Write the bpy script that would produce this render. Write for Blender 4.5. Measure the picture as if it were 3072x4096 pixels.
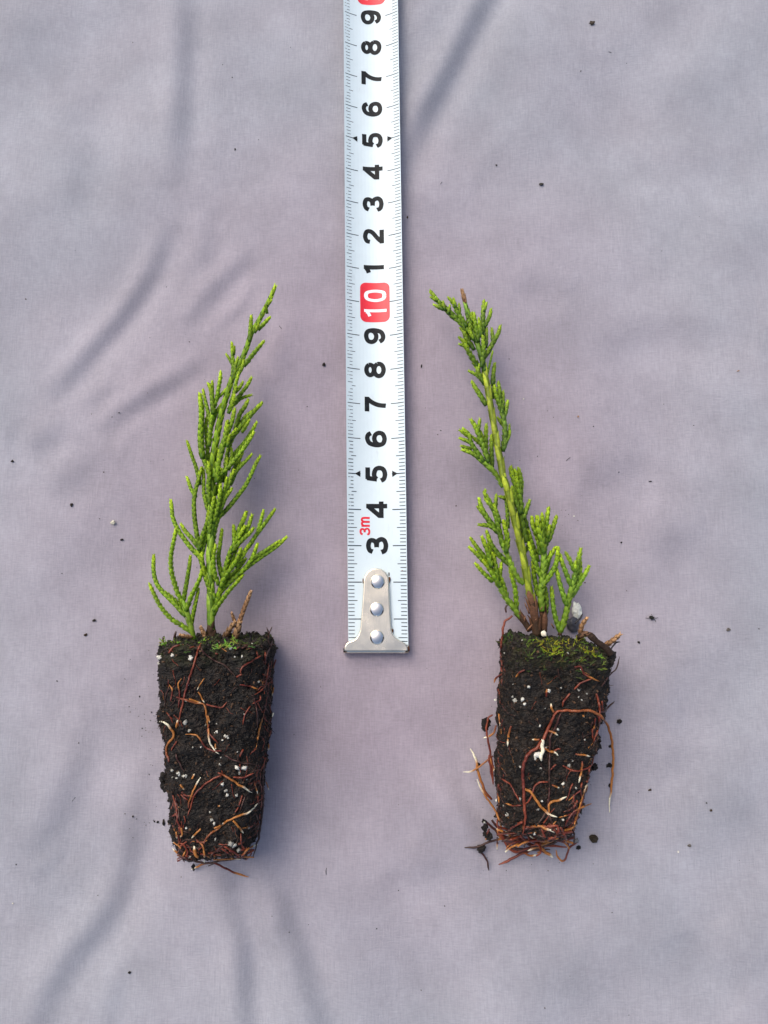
import bpy, bmesh, math, random
import numpy as np
from mathutils import Vector, Matrix, noise
from mathutils.bvhtree import BVHTree

random.seed(7)
rng = np.random.default_rng(11)
scene = bpy.context.scene
for o in list(bpy.data.objects):
    bpy.data.objects.remove(o)

# ------------------------------------------------------------------ camera, sky, sun, exposure
H = 0.1885                      # lens height above the cloth, metres
F = 2731.0                      # focal length in photo pixels
TILT = math.radians(6.5)
cam = bpy.data.cameras.new("camera")
cam.sensor_fit = 'VERTICAL'
cam.sensor_height = 36.0
cam.sensor_width = 27.0
cam.lens = 24.0
cam.clip_start = 0.005
cam.clip_end = 50.0
cam_ob = bpy.data.objects.new("camera", cam)
cam_ob.location = (0, 0, H)
cam_ob.rotation_euler = (TILT, 0, 0)
scene.collection.objects.link(cam_ob)
scene.camera = cam_ob

SUN_EL, SUN_AZ = math.radians(52), math.radians(-40)     # azimuth measured from +Y (top of the picture) towards +X
world = bpy.data.worlds.new("World")
scene.world = world
world.use_nodes = True
wn, wl = world.node_tree.nodes, world.node_tree.links
wn.clear()
sky = wn.new('ShaderNodeTexSky')
sky.sky_type = 'NISHITA'
sky.sun_disc = False
sky.sun_elevation = SUN_EL
sky.sun_rotation = SUN_AZ
sky.air_density = 1.0
sky.dust_density = 6.0
sky.ozone_density = 1.0
bg = wn.new('ShaderNodeBackground')
bg.inputs['Strength'].default_value = 0.15
wo = wn.new('ShaderNodeOutputWorld')
wl.new(sky.outputs[0], bg.inputs[0])
wl.new(bg.outputs[0], wo.inputs[0])

sun = bpy.data.lights.new("sun", 'SUN')
sun.energy = 0.75
sun.angle = math.radians(42)
sun.color = (1.0, 0.96, 0.90)
sun_ob = bpy.data.objects.new("sun", sun)
sd = Vector((math.sin(SUN_AZ) * math.cos(SUN_EL), math.cos(SUN_AZ) * math.cos(SUN_EL), math.sin(SUN_EL)))
sun_ob.rotation_euler = sd.to_track_quat('Z', 'Y').to_euler()
sun_ob.location = sd * 2
scene.collection.objects.link(sun_ob)

vs = scene.view_settings
vs.view_transform = 'Standard'
vs.look = 'None'
vs.gamma = 1.0
vs.use_curve_mapping = False
vs.exposure = 0.28

# ------------------------------------------------------------------ helpers
CT, ST = math.cos(TILT), math.sin(TILT)

def ray(px, py):
    x, y, z = (px - 1536) / F, (2048 - py) / F, -1.0
    return Vector((x, y * CT - z * ST, y * ST + z * CT))

def P(px, py, z):
    d = ray(px, py)
    return Vector((0, 0, H)) + d * ((H - z) / -d.z)

CROPS = {'A': (500, 1100, 800 / 1659), 'B': (500, 1850, 800 / 1659), 'C': (1650, 1120, 800 / 1659), 'D': (1750, 1900, 800 / 1659),
         'E': (550, 2450, 600 / 1659), 'F': (550, 2950, 600 / 1659), 'G': (1850, 2450, 700 / 1659), 'H': (1820, 2900, 700 / 1659),
         'q1': (0, 0, 1536 / 1659), 'q2': (1536, 0, 1536 / 1659), 'q3': (0, 2048, 1536 / 1659), 'q4': (1536, 2048, 1536 / 1659),
         'T': (1300, 2050, 600 / 2212), 'S': (0, 0, 1.0)}

def px(c, p):
    ox, oy, s = CROPS[c]
    return (ox + p[0] * s, oy + p[1] * s)

def catmull(pts, step):
    """resample a list of tuples (any dimension) along a Catmull-Rom curve"""
    P_ = [np.array(p, float) for p in pts]
    if len(P_) == 2:
        P_ = [P_[0], (P_[0] + P_[1]) / 2, P_[1]]
    P_ = [2 * P_[0] - P_[1]] + P_ + [2 * P_[-1] - P_[-2]]
    out = []
    for i in range(1, len(P_) - 2):
        a, b, c, d = P_[i - 1:i + 3]
        n = max(2, int(np.linalg.norm(c - b) / step * 2))
        for k in range(n):
            t = k / n
            out.append(0.5 * ((2 * b) + (-a + c) * t + (2 * a - 5 * b + 4 * c - d) * t * t + (-a + 3 * b - 3 * c + d) * t ** 3))
    out.append(P_[-2])
    out = np.array(out)
    seg = np.linalg.norm(np.diff(out, axis=0), axis=1)
    acc = np.concatenate([[0], np.cumsum(seg)])
    n = max(3, int(acc[-1] / step) + 1)
    tt = np.linspace(0, acc[-1], n)
    return np.stack([np.interp(tt, acc, out[:, k]) for k in range(out.shape[1])], 1)

ORIGIN = {}

def tag(o, label=None, cat=None, group=None, kind=None):
    if label: o['label'] = label
    if cat: o['category'] = cat
    if group: o['group'] = group
    if kind: o['kind'] = kind
    return o

def thing(name, loc, label, cat, group=None):
    o = bpy.data.objects.new(name, None)
    o.empty_display_size = 0.005
    o.location = loc
    scene.collection.objects.link(o)
    ORIGIN[o.name] = Vector(loc)
    return tag(o, label, cat, group)

class MB:
    def __init__(self):
        self.v, self.f, self.c = [], [], []
    def add(self, vs_, fs, col):
        n = len(self.v)
        self.v.extend(tuple(v) for v in vs_)
        self.f.extend(tuple(i + n for i in f) for f in fs)
        if isinstance(col, list):
            self.c.extend(col)
        else:
            self.c.extend([col] * len(vs_))
    def build(self, name, mat, parent=None, smooth=True, loc=None):
        me = bpy.data.meshes.new(name)
        if parent is not None:
            off = ORIGIN[parent.name]
        else:
            off = Vector(loc) if loc is not None else Vector((0, 0, 0))
        me.from_pydata([(v[0] - off.x, v[1] - off.y, v[2] - off.z) for v in self.v], [], self.f)
        if self.c:
            at = me.attributes.new("col", 'FLOAT_COLOR', 'POINT')
            at.data.foreach_set("color", np.array([(c[0], c[1], c[2], 1.0) for c in self.c], dtype=np.float32).ravel())
        if smooth:
            me.polygons.foreach_set("use_smooth", [True] * len(me.polygons))
        me.materials.append(mat)
        me.update()
        o = bpy.data.objects.new(name, me)
        scene.collection.objects.link(o)
        if parent is not None:
            o.parent = parent
        else:
            o.location = off
        ORIGIN[o.name] = off
        return o

def mix(a, b, t):
    return tuple(a[i] * (1 - t) + b[i] * t for i in range(3))

def tube(mb, pts, radii, cols, nseg=7, cap=True):
    pts = [Vector(p) for p in pts]
    n = len(pts)
    up = Vector((0.13, 0.21, 0.97)).normalized()
    vs_, fs, cc = [], [], []
    prev = None
    for i, p in enumerate(pts):
        t = (pts[min(i + 1, n - 1)] - pts[max(i - 1, 0)])
        t = t.normalized() if t.length > 1e-9 else Vector((0, 1, 0))
        if prev is None:
            nn = t.cross(up)
            if nn.length < 1e-3: nn = t.cross(Vector((1, 0, 0)))
            nn.normalize()
        else:
            nn = (prev - t * prev.dot(t)).normalized()
        prev = nn
        b = t.cross(nn)
        for k in range(nseg):
            a = 2 * math.pi * k / nseg
            vs_.append(p + (nn * math.cos(a) + b * math.sin(a)) * radii[i])
            cc.append(cols[i])
    for i in range(n - 1):
        for k in range(nseg):
            k2 = (k + 1) % nseg
            fs.append((i * nseg + k, i * nseg + k2, (i + 1) * nseg + k2, (i + 1) * nseg + k))
    if cap:
        fs.append(tuple(range(nseg))[::-1])
        fs.append(tuple((n - 1) * nseg + k for k in range(nseg)))
    mb.add(vs_, fs, cc)

_ico = {}
def ico(sub):
    if sub not in _ico:
        bm = bmesh.new()
        bmesh.ops.create_icosphere(bm, subdivisions=sub, radius=1)
        _ico[sub] = ([v.co.copy() for v in bm.verts], [tuple(v.index for v in f.verts) for f in bm.faces])
        bm.free()
    return _ico[sub]

def blob(mb, c, size, col, rough=0.35, sub=1, jitter=0.12, seed=None, rot=None):
    """an irregular lump: size = (sx, sy, sz) half extents"""
    vs0, fs = ico(sub)
    s = Vector((random.uniform(-50, 50), random.uniform(-50, 50), random.uniform(-50, 50)))
    R_ = Matrix.Rotation(random.uniform(0, 6.28) if rot is None else rot, 3, 'Z')
    out, cc = [], []
    for v in vs0:
        d = 1 + rough * noise.noise(v * 1.6 + s) * 1.6 + jitter * noise.noise(v * 5 + s)
        q = R_ @ Vector((v.x * size[0] * d, v.y * size[1] * d, v.z * size[2] * d))
        out.append(Vector(c) + q)
        k = 1 + 0.35 * noise.noise(v * 3 + s)
        cc.append((col[0] * k, col[1] * k, col[2] * k))
    mb.add(out, fs, cc)

# ------------------------------------------------------------------ materials
def new_mat(name):
    m = bpy.data.materials.new(name)
    m.use_nodes = True
    nt = m.node_tree
    return m, nt, nt.nodes['Principled BSDF']

def coords(nt, scale=(1, 1, 1)):
    tc = nt.nodes.new('ShaderNodeTexCoord')
    mp = nt.nodes.new('ShaderNodeMapping')
    mp.inputs['Scale'].default_value = scale
    nt.links.new(tc.outputs['Object'], mp.inputs['Vector'])
    return mp.outputs[0]

def nz(nt, scale, detail=3, rough=0.6, vec=None):
    n = nt.nodes.new('ShaderNodeTexNoise')
    n.inputs['Scale'].default_value = scale
    n.inputs['Detail'].default_value = detail
    n.inputs['Roughness'].default_value = rough
    nt.links.new(vec if vec is not None else coords(nt), n.inputs['Vector'])
    return n.outputs['Fac']

def mapr(nt, fac, a, b, lo=0.3, hi=0.7):
    m = nt.nodes.new('ShaderNodeMapRange')
    m.inputs['From Min'].default_value = lo
    m.inputs['From Max'].default_value = hi
    m.inputs['To Min'].default_value = a
    m.inputs['To Max'].default_value = b
    nt.links.new(fac, m.inputs['Value'])
    return m.outputs[0]

def scaled(nt, color, fac):
    v = nt.nodes.new('ShaderNodeVectorMath')
    v.operation = 'SCALE'
    nt.links.new(color, v.inputs[0])
    nt.links.new(fac, v.inputs['Scale'])
    return v.outputs[0]

def bump(nt, height, strength, dist, prev=None):
    b = nt.nodes.new('ShaderNodeBump')
    b.inputs['Strength'].default_value = strength
    b.inputs['Distance'].default_value = dist
    nt.links.new(height, b.inputs['Height'])
    if prev is not None:
        nt.links.new(prev, b.inputs['Normal'])
    return b.outputs[0]

def attr_mat(name, rough=0.5, spec=0.5, var=(0.8, 1.2), vscale=900, bscale=2500, bstr=0.3, bdist=0.0001, sss=0.0):
    m, nt, bs = new_mat(name)
    at = nt.nodes.new('ShaderNodeAttribute')
    at.attribute_name = "col"
    c = scaled(nt, at.outputs['Color'], mapr(nt, nz(nt, vscale), *var))
    nt.links.new(c, bs.inputs['Base Color'])
    bs.inputs['Roughness'].default_value = rough
    bs.inputs['Specular IOR Level'].default_value = spec
    if bstr:
        nt.links.new(bump(nt, nz(nt, bscale, 2), bstr, bdist), bs.inputs['Normal'])
    if sss:
        bs.inputs['Subsurface Weight'].default_value = sss
        bs.inputs['Subsurface Radius'].default_value = (0.0006, 0.0009, 0.0002)
        bs.inputs['Subsurface Scale'].default_value = 1.0
    return m

M_leaf = attr_mat("scale_leaf", rough=0.5, spec=0.28, var=(0.72, 1.25), vscale=1300, bscale=3500, bstr=0.25)
M_bark = attr_mat("bark", rough=0.75, spec=0.25, var=(0.6, 1.4), vscale=1800, bscale=2600, bstr=0.8, bdist=0.0002)
M_root = attr_mat("root_skin", rough=0.42, spec=0.5, var=(0.7, 1.25), vscale=1600, bscale=3500, bstr=0.5, bdist=0.0001)
M_soil = attr_mat("peat_soil", rough=0.6, spec=0.28, var=(0.45, 1.9), vscale=1500, bscale=2600, bstr=1.0, bdist=0.0003)
M_perl = attr_mat("perlite", rough=0.8, spec=0.3, var=(0.8, 1.1), vscale=1500, bscale=3000, bstr=0.7, bdist=0.0002)
M_moss = attr_mat("moss", rough=0.6, spec=0.3, var=(0.8, 1.2), bstr=0)
M_crumb = attr_mat("crumb", rough=0.8, spec=0.2, var=(0.7, 1.3), bstr=0.5)
M_dark = attr_mat("dark_smooth", rough=0.3, spec=0.5, var=(0.8, 1.2), bstr=0.4)

# velvet cloth
def cloth_material():
    m, nt, bs = new_mat("lilac_velvet")
    L = nt.links
    fine_v = nz(nt, 1.0, 2, 0.6, coords(nt, (3000, 260, 2000)))
    fine_h = nz(nt, 1.0, 2, 0.6, coords(nt, (520, 3400, 2000)))
    add2 = nt.nodes.new('ShaderNodeMath'); add2.operation = 'ADD'
    L.new(fine_v, add2.inputs[0]); L.new(fine_h, add2.inputs[1])
    grain = mapr(nt, add2.outputs[0], 0.915, 1.085, 0.75, 1.25)
    big = nz(nt, 22, 3, 0.55)
    ramp = nt.nodes.new('ShaderNodeValToRGB')
    ramp.color_ramp.elements[0].position = 0.3
    ramp.color_ramp.elements[0].color = (0.312, 0.325, 0.366, 1)
    ramp.color_ramp.elements[1].position = 0.7
    ramp.color_ramp.elements[1].color = (0.338, 0.335, 0.376, 1)
    L.new(big, ramp.inputs[0])
    patch = mapr(nt, nz(nt, 48, 6, 0.66), 0.86, 1.09, 0.30, 0.70)
    # faint pink reflected light in the middle, painted into the cloth colour
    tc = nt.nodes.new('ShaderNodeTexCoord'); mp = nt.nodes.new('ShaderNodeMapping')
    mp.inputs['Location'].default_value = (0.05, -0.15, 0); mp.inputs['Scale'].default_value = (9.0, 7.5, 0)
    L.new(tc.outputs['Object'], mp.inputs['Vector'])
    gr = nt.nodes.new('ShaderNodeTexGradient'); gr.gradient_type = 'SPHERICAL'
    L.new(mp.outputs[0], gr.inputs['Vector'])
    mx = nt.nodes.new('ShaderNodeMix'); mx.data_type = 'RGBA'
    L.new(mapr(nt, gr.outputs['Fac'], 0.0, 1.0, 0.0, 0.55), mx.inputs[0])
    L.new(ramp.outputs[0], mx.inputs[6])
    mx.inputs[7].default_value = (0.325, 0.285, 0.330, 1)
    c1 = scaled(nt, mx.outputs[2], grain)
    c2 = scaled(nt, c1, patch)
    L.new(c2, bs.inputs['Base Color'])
    bs.inputs['Roughness'].default_value = 0.85
    bs.inputs['Specular IOR Level'].default_value = 0.15
    bs.inputs['Sheen Weight'].default_value = 0.35
    bs.inputs['Sheen Roughness'].default_value = 0.4
    bs.inputs['Sheen Tint'].default_value = (0.85, 0.87, 1.0, 1)
    b1 = bump(nt, add2.outputs[0], 0.7, 0.00014)
    L.new(b1, bs.inputs['Normal'])
    return m

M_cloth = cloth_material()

def simple(name, col, rough=0.5, metal=0.0, spec=0.5, bscale=None, bstr=0.2, bdist=0.0001, var=None, vscale=600):
    m, nt, bs = new_mat(name)
    bs.inputs['Base Color'].default_value = (*col, 1)
    bs.inputs['Roughness'].default_value = rough
    bs.inputs['Metallic'].default_value = metal
    bs.inputs['Specular IOR Level'].default_value = spec
    if var:
        rgb = nt.nodes.new('ShaderNodeRGB'); rgb.outputs[0].default_value = (*col, 1)
        nt.links.new(scaled(nt, rgb.outputs[0], mapr(nt, nz(nt, vscale, 4), *var)), bs.inputs['Base Color'])
    if bscale:
        nt.links.new(bump(nt, nz(nt, bscale, 3), bstr, bdist), bs.inputs['Normal'])
    return m

M_blade = simple("painted_steel", (0.63, 0.74, 0.78), 0.40, spec=0.40, bscale=500, bstr=0.04, var=(0.97, 1.02), vscale=250)
def scuffs():
    nt = M_blade.node_tree; bs = nt.nodes['Principled BSDF']
    src = bs.inputs['Base Color'].links[0].from_socket
    sc = mapr(nt, nz(nt, 1.0, 5, 0.75, coords(nt, (420, 90, 300))), 1.0, 0.80, 0.62, 0.80)
    nt.links.new(scaled(nt, src, sc), bs.inputs['Base Color'])
    nt.links.new(mapr(nt, nz(nt, 300, 4), 0.28, 0.48), bs.inputs['Roughness'])
scuffs()
M_ink = simple("black_ink", (0.008, 0.010, 0.012), 0.5, spec=0.15, var=(0.6, 1.8), vscale=900)
M_tick = simple("tick_ink", (0.014, 0.022, 0.032), 0.5, spec=0.2, var=(0.4, 2.8), vscale=700)
M_red = simple("red_ink", (0.72, 0.015, 0.035), 0.42, var=(0.9, 1.08))
M_white = simple("white_ink", (0.80, 0.86, 0.88), 0.42)

def nickel():
    m, nt, bs = new_mat("worn_nickel")
    bs.inputs['Metallic'].default_value = 1.0
    rgb = nt.nodes.new('ShaderNodeRGB'); rgb.outputs[0].default_value = (0.97, 0.88, 0.70, 1)
    nt.links.new(scaled(nt, rgb.outputs[0], mapr(nt, nz(nt, 150, 4), 0.86, 1.04)), bs.inputs['Base Color'])
    nt.links.new(mapr(nt, nz(nt, 260, 3), 0.16, 0.30), bs.inputs['Roughness'])
    b1 = bump(nt, nz(nt, 90, 1), 0.3, 0.0010)
    nt.links.new(bump(nt, nz(nt, 1.0, 2, 0.6, coords(nt, (2500, 180, 600))), 0.12, 0.0001, b1), bs.inputs['Normal'])
    return m
M_nickel = nickel()
M_rivet = simple("polished_rivet", (0.97, 0.92, 0.84), 0.10, 1.0, bscale=900, bstr=0.08, bdist=0.0002)
M_rust = simple("rust_stain", (0.10, 0.035, 0.015), 0.8, var=(0.6, 1.5))

# ------------------------------------------------------------------ cloth
def line_world(c, pts):
    return [P(*px(c, p), 0) for p in pts]

# dark bands of the folds: (crop, polyline, half width mm, depth mm, side)  the cloth falls away across the line
FOLDS = [
    ('q1', [(790, -150), (800, 60), (800, 200), (790, 420), (780, 600), (775, 800)], 4.4, -0.75),
    ('q1', [(720, 960), (690, 1090), (620, 1240), (520, 1380), (410, 1500), (290, 1640), (200, 1720)], 3.4, -0.80),
    ('q1', [(1100, 1080), (950, 1220), (860, 1340), (790, 1430)], 3.4, -0.5),
    ('q1', [(900, 1560), (760, 1660), (640, 1730), (520, 1800), (430, 1880)], 3.2, -0.55),
    ('q1', [(300, 1850), (220, 1890), (120, 1950)], 4.0, -0.35),
    ('q1', [(320, 400), (350, 700), (300, 950)], 7.0, -0.55),
    ('q1', [(880, 900), (900, 1050), (850, 1180)], 4.0, -0.35),
    ('q1', [(400, 1950), (350, 2050), (200, 2150)], 5.0, -0.35),
    ('q2', [(560, -260), (480, -60), (380, 120), (270, 330), (170, 500), (90, 680), (40, 800)], 4.4, -1.15),
    ('q2', [(560, 1200), (680, 1220), (800, 1290)], 5.0, 0.40),
    ('q2', [(900, 1500), (1200, 1430), (1600, 1440)], 7.0, 0.50),
    ('q2', [(830, 2060), (1000, 2040), (1150, 1990)], 6.0, 0.40),
    ('q2', [(1000, 700), (1250, 690), (1500, 760)], 7.0, 0.35),
    ('q3', [(640, 1090), (600, 1260), (570, 1450), (520, 1640), (440, 1790), (300, 1960), (200, 2150), (150, 2400)], 4.6, -0.85),
    ('q3', [(380, 860), (350, 1050), (260, 1300), (150, 1500)], 5.5, -0.60),
    ('q3', [(960, 1500), (1000, 1700), (1050, 1860), (1060, 2050), (1080, 2400)], 3.8, -0.85),
    ('q3', [(1130, 1480), (1200, 1640), (1260, 1800), (1310, 1960), (1370, 2150), (1440, 2400)], 4.4, -1.15),
    ('q4', [(230, 1080), (330, 1240), (420, 1420), (470, 1540)], 3.6, -0.55),
    ('q4', [(60, 1500), (180, 1570), (240, 1480)], 6.0, 0.35),
    ('q4', [(1230, 650), (1250, 800), (1230, 980)], 6.0, -0.40),
    ('q4', [(1100, 980), (1200, 1080), (1340, 1050)], 6.0, 0.35),
    ('q4', [(1370, 1800), (1450, 1950), (1600, 2050)], 7.0, 0.50),
    ('q4', [(1150, 200), (1260, 120), (1400, 90)], 6.0, 0.30),
]
_fr = random.Random(17)
for _q, _n, _k in (('q1', 12, 1.0), ('q3', 12, 1.0), ('q4', 7, 0.6), ('q2', 6, 0.6)):
    for _ in range(_n):
        _x, _y, _a = _fr.uniform(0, 1300), _fr.uniform(0, 2212), math.radians(_fr.gauss(115, 25))
        _l = _fr.uniform(120, 380)
        _p = [(_x, _y)]
        for _i in range(3):
            _a += _fr.gauss(0, 0.25)
            _p.append((_p[-1][0] + math.cos(_a) * _l / 3, _p[-1][1] + math.sin(_a) * _l / 3))
        FOLDS.append((_q, _p, _fr.uniform(1.8, 4.5), -_fr.uniform(0.06, 0.20) * _k))
def fold_field(X, Y, folds=FOLDS):
    Z = np.zeros_like(X)
    for c, pts, w, a in folds:
        w, a = w * 0.84 / 1000, a * 2.3 / 1000
        W_ = line_world(c, pts)
        w2 = catmull([(p.x, p.y) for p in W_], 0.004)
        best = np.full(X.shape, 1e9); sd_ = np.zeros_like(X); tt = np.zeros_like(X)
        n = len(w2) - 1
        for i in range(n):
            ax, ay = w2[i]; bx, by = w2[i + 1]
            dx, dy = bx - ax, by - ay
            L2 = dx * dx + dy * dy
            t = np.clip(((X - ax) * dx + (Y - ay) * dy) / L2, 0, 1)
            ex, ey = X - ax - t * dx, Y - ay - t * dy
            d = np.hypot(ex, ey)
            s = np.sign(dx * ey - dy * ex)
            m = d < best
            best = np.where(m, d, best); sd_ = np.where(m, d * s, sd_); tt = np.where(m, (i + t) / n, tt)
        fade = np.clip(np.sin(np.pi * np.clip(tt, 0.0, 1.0)), 0, 1) ** 0.6
        q = sd_ / w
        Z += a * q * np.exp(-0.5 * q * q) * fade
    return Z

def undulate(X, Y):
    Z = np.zeros_like(X)
    r = np.random.default_rng(3)
    for k in range(26):
        lam = r.uniform(0.016, 0.09)
        th = r.uniform(0, math.pi)
        ph = r.uniform(0, 6.28)
        Z += 0.0020 * lam * np.sin(2 * math.pi * (X * math.cos(th) + Y * math.sin(th)) / lam + ph + 1.5 * np.sin(X * 31 + k) + 1.5 * np.sin(Y * 27 + k * 2)) * 1.6
    return Z

TX0_, TDX_ = -0.0015, -0.0128
def cloth_height(X, Y):
    Z = fold_field(X, Y) + undulate(X, Y)
    # the cloth is pressed flat under the plugs and the tape
    # the slight dip under the steel blade is added to deepen its contact shadow
    tx = X - (TX0_ + TDX_ * (Y + 0.018))
    Z = Z * (1 - 0.75 * np.exp(-(tx / 0.011) ** 2) * (Y > -0.02)) - 0.0010 * np.exp(-(tx / 0.012) ** 2) / (1 + np.exp(-(Y + 0.012) * 400))
    return Z - 0.0006

def axis_grid(lo, hi, step, outer):
    core = list(np.arange(lo, hi, step))
    a, s, left = lo, step, []
    while a > -outer:
        s *= 1.16; a -= s; left.append(a)
    b, s, right = core[-1], step, []
    while b < outer:
        s *= 1.16; b += s; right.append(b)
    return np.array(left[::-1] + core + right)

gx, gy = axis_grid(-0.165, 0.165, 0.0009, 1.2), axis_grid(-0.125, 0.20, 0.0009, 1.2)
GX, GY = np.meshgrid(gx, gy)
GZ = cloth_height(GX, GY)
fall = np.clip((np.hypot(GX, GY - 0.03) - 0.25) / 0.3, 0, 1)
GZ = GZ * (1 - fall) + 0.004 * fall * np.sin(GX * 17) * np.cos(GY * 14)
me = bpy.data.meshes.new("cloth")
nx_, ny_ = len(gx), len(gy)
verts = np.stack([GX.ravel(), GY.ravel(), GZ.ravel()], 1)
ii = np.arange(nx_ * ny_).reshape(ny_, nx_)
faces = np.stack([ii[:-1, :-1].ravel(), ii[:-1, 1:].ravel(), ii[1:, 1:].ravel(), ii[1:, :-1].ravel()], 1)
me.from_pydata(verts.tolist(), [], faces.tolist())
me.polygons.foreach_set("use_smooth", [True] * len(me.polygons))
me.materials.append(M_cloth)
cloth = bpy.data.objects.new("cloth", me)
scene.collection.objects.link(cloth)
tag(cloth, "lilac grey velvet cloth with soft folds spread under everything", None, None, "structure")

def cz(x, y):
    i = np.searchsorted(gx, x) - 1; j = np.searchsorted(gy, y) - 1
    return float(GZ[j, i])

def on_cloth(p):
    q = P(p[0], p[1], 0)
    z = cz(q.x, q.y)
    return P(p[0], p[1], z)

# ------------------------------------------------------------------ tape measure
TY0, TX0, TDX = -0.01795, -0.00150, -0.0128
TZ0 = 0.0014
tape = thing("tape_measure", (TX0, TY0, 0), "white steel tape measure blade with black numbers lying between the two seedlings", "tape measure")
def tk(s):
    t = min(max((s - 0.008) / 0.055, 0), 1)
    return 3.0 + 34.0 * t * t * (3 - 2 * t)
def T(u, s, dz=0.0):
    return Vector((TX0 + TDX * s + u, TY0 + 0.00015 + s * 0.9935, TZ0 + tk(s) * u * u + dz))
SEND = 0.345
mb = MB()
U = [-0.0081 + 0.0162 * i / 16 for i in range(17)]
ns = 172
s_list = [0.0012 + (SEND - 0.0012) * j / ns for j in range(ns + 1)]
for dz in (0.0, -0.00018):
    mb.add([T(u, s, dz) for s in s_list for u in U], [], (1, 1, 1))
nu = len(U)
base = len(s_list) * nu
def q(j, i, l): return l * base + j * nu + i
for j in range(ns):
    for i in range(nu - 1):
        mb.f.append((q(j, i, 0), q(j, i + 1, 0), q(j + 1, i + 1, 0), q(j + 1, i, 0)))
        mb.f.append((q(j, i, 1), q(j + 1, i, 1), q(j + 1, i + 1, 1), q(j, i + 1, 1)))
    mb.f.append((q(j, 0, 0), q(j + 1, 0, 0), q(j + 1, 0, 1), q(j, 0, 1)))
    mb.f.append((q(j, nu - 1, 0), q(j, nu - 1, 1), q(j + 1, nu - 1, 1), q(j + 1, nu - 1, 0)))
for i in range(nu - 1):
    mb.f.append((q(0, i, 0), q(0, i, 1), q(0, i + 1, 1), q(0, i + 1, 0)))
    mb.f.append((q(ns, i, 0), q(ns, i + 1, 0), q(ns, i + 1, 1), q(ns, i, 1)))
blade = mb.build("blade", M_blade, tape, smooth=False)

INK = 0.000035
def strip(mb, u0, u1, s, w, dz=INK, n=3):
    vs_ = []
    for i in range(n + 1):
        u = u0 + (u1 - u0) * i / n
        vs_ += [T(u, s - w / 2, dz), T(u, s + w / 2, dz)]
    mb.add(vs_, [(2 * i, 2 * i + 2, 2 * i + 3, 2 * i + 1) if u1 > u0 else (2 * i, 2 * i + 1, 2 * i + 3, 2 * i + 2) for i in range(n)], (0, 0, 0))

mb = MB()
rt = random.Random(5)
for mm in range(2, 344):
    s = mm / 1000
    major, half = mm % 10 == 0, mm % 5 == 0
    if s > SEND - 0.001: break
    inner = 0.0043 if major else 0.0055 if half else 0.0063
    w = (0.00022 if major else 0.00017) * (1.25 if mm < 60 else 1.0)
    for side in (-1, 1):
        outer = 0.0079 if side > 0 else (0.0080 if mm < 40 else 0.0077)
        a, b = side * inner, side * outer
        if side < 0 and mm > 28 and not major:       # worn print on the left edge: broken strokes
            cut = inner + (outer - inner) * rt.uniform(0.45, 1.0)
            strip(mb, side * inner, side * cut, s, w)
            if cut < outer - 0.0004 and rt.random() < 0.6:
                strip(mb, side * (cut + 0.0002), side * outer, s, w * 0.7, n=1)
        else:
            strip(mb, a, b, s, w)
ticks = mb.build("tick_marks", M_tick, blade, smooth=False)
ticks['kind'] = 'stuff'

def ink_flat(name, polys2d_mesh, mat, dz=INK):
    """polys2d_mesh: bmesh in tape coordinates (x=u, y=s); sliced finely and laid on the curved blade"""
    bm = polys2d_mesh
    for k in range(-12, 13):
        g = bm.verts[:] + bm.edges[:] + bm.faces[:]
        bmesh.ops.bisect_plane(bm, geom=g, plane_co=(k * 0.0006 + 0.0001, 0, 0), plane_no=(1, 0, 0), dist=1e-7)
    bmesh.ops.triangulate(bm, faces=bm.faces[:])
    for f in bm.faces:
        if f.normal.z < 0: f.normal_flip()
    mb = MB()
    bm.verts.index_update()
    mb.add([T(v.co.x, v.co.y, dz) for v in bm.verts], [tuple(v.index for v in f.verts) for f in bm.faces], (0, 0, 0))
    bm.free()
    return mb.build(name, mat, blade, smooth=False)

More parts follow.
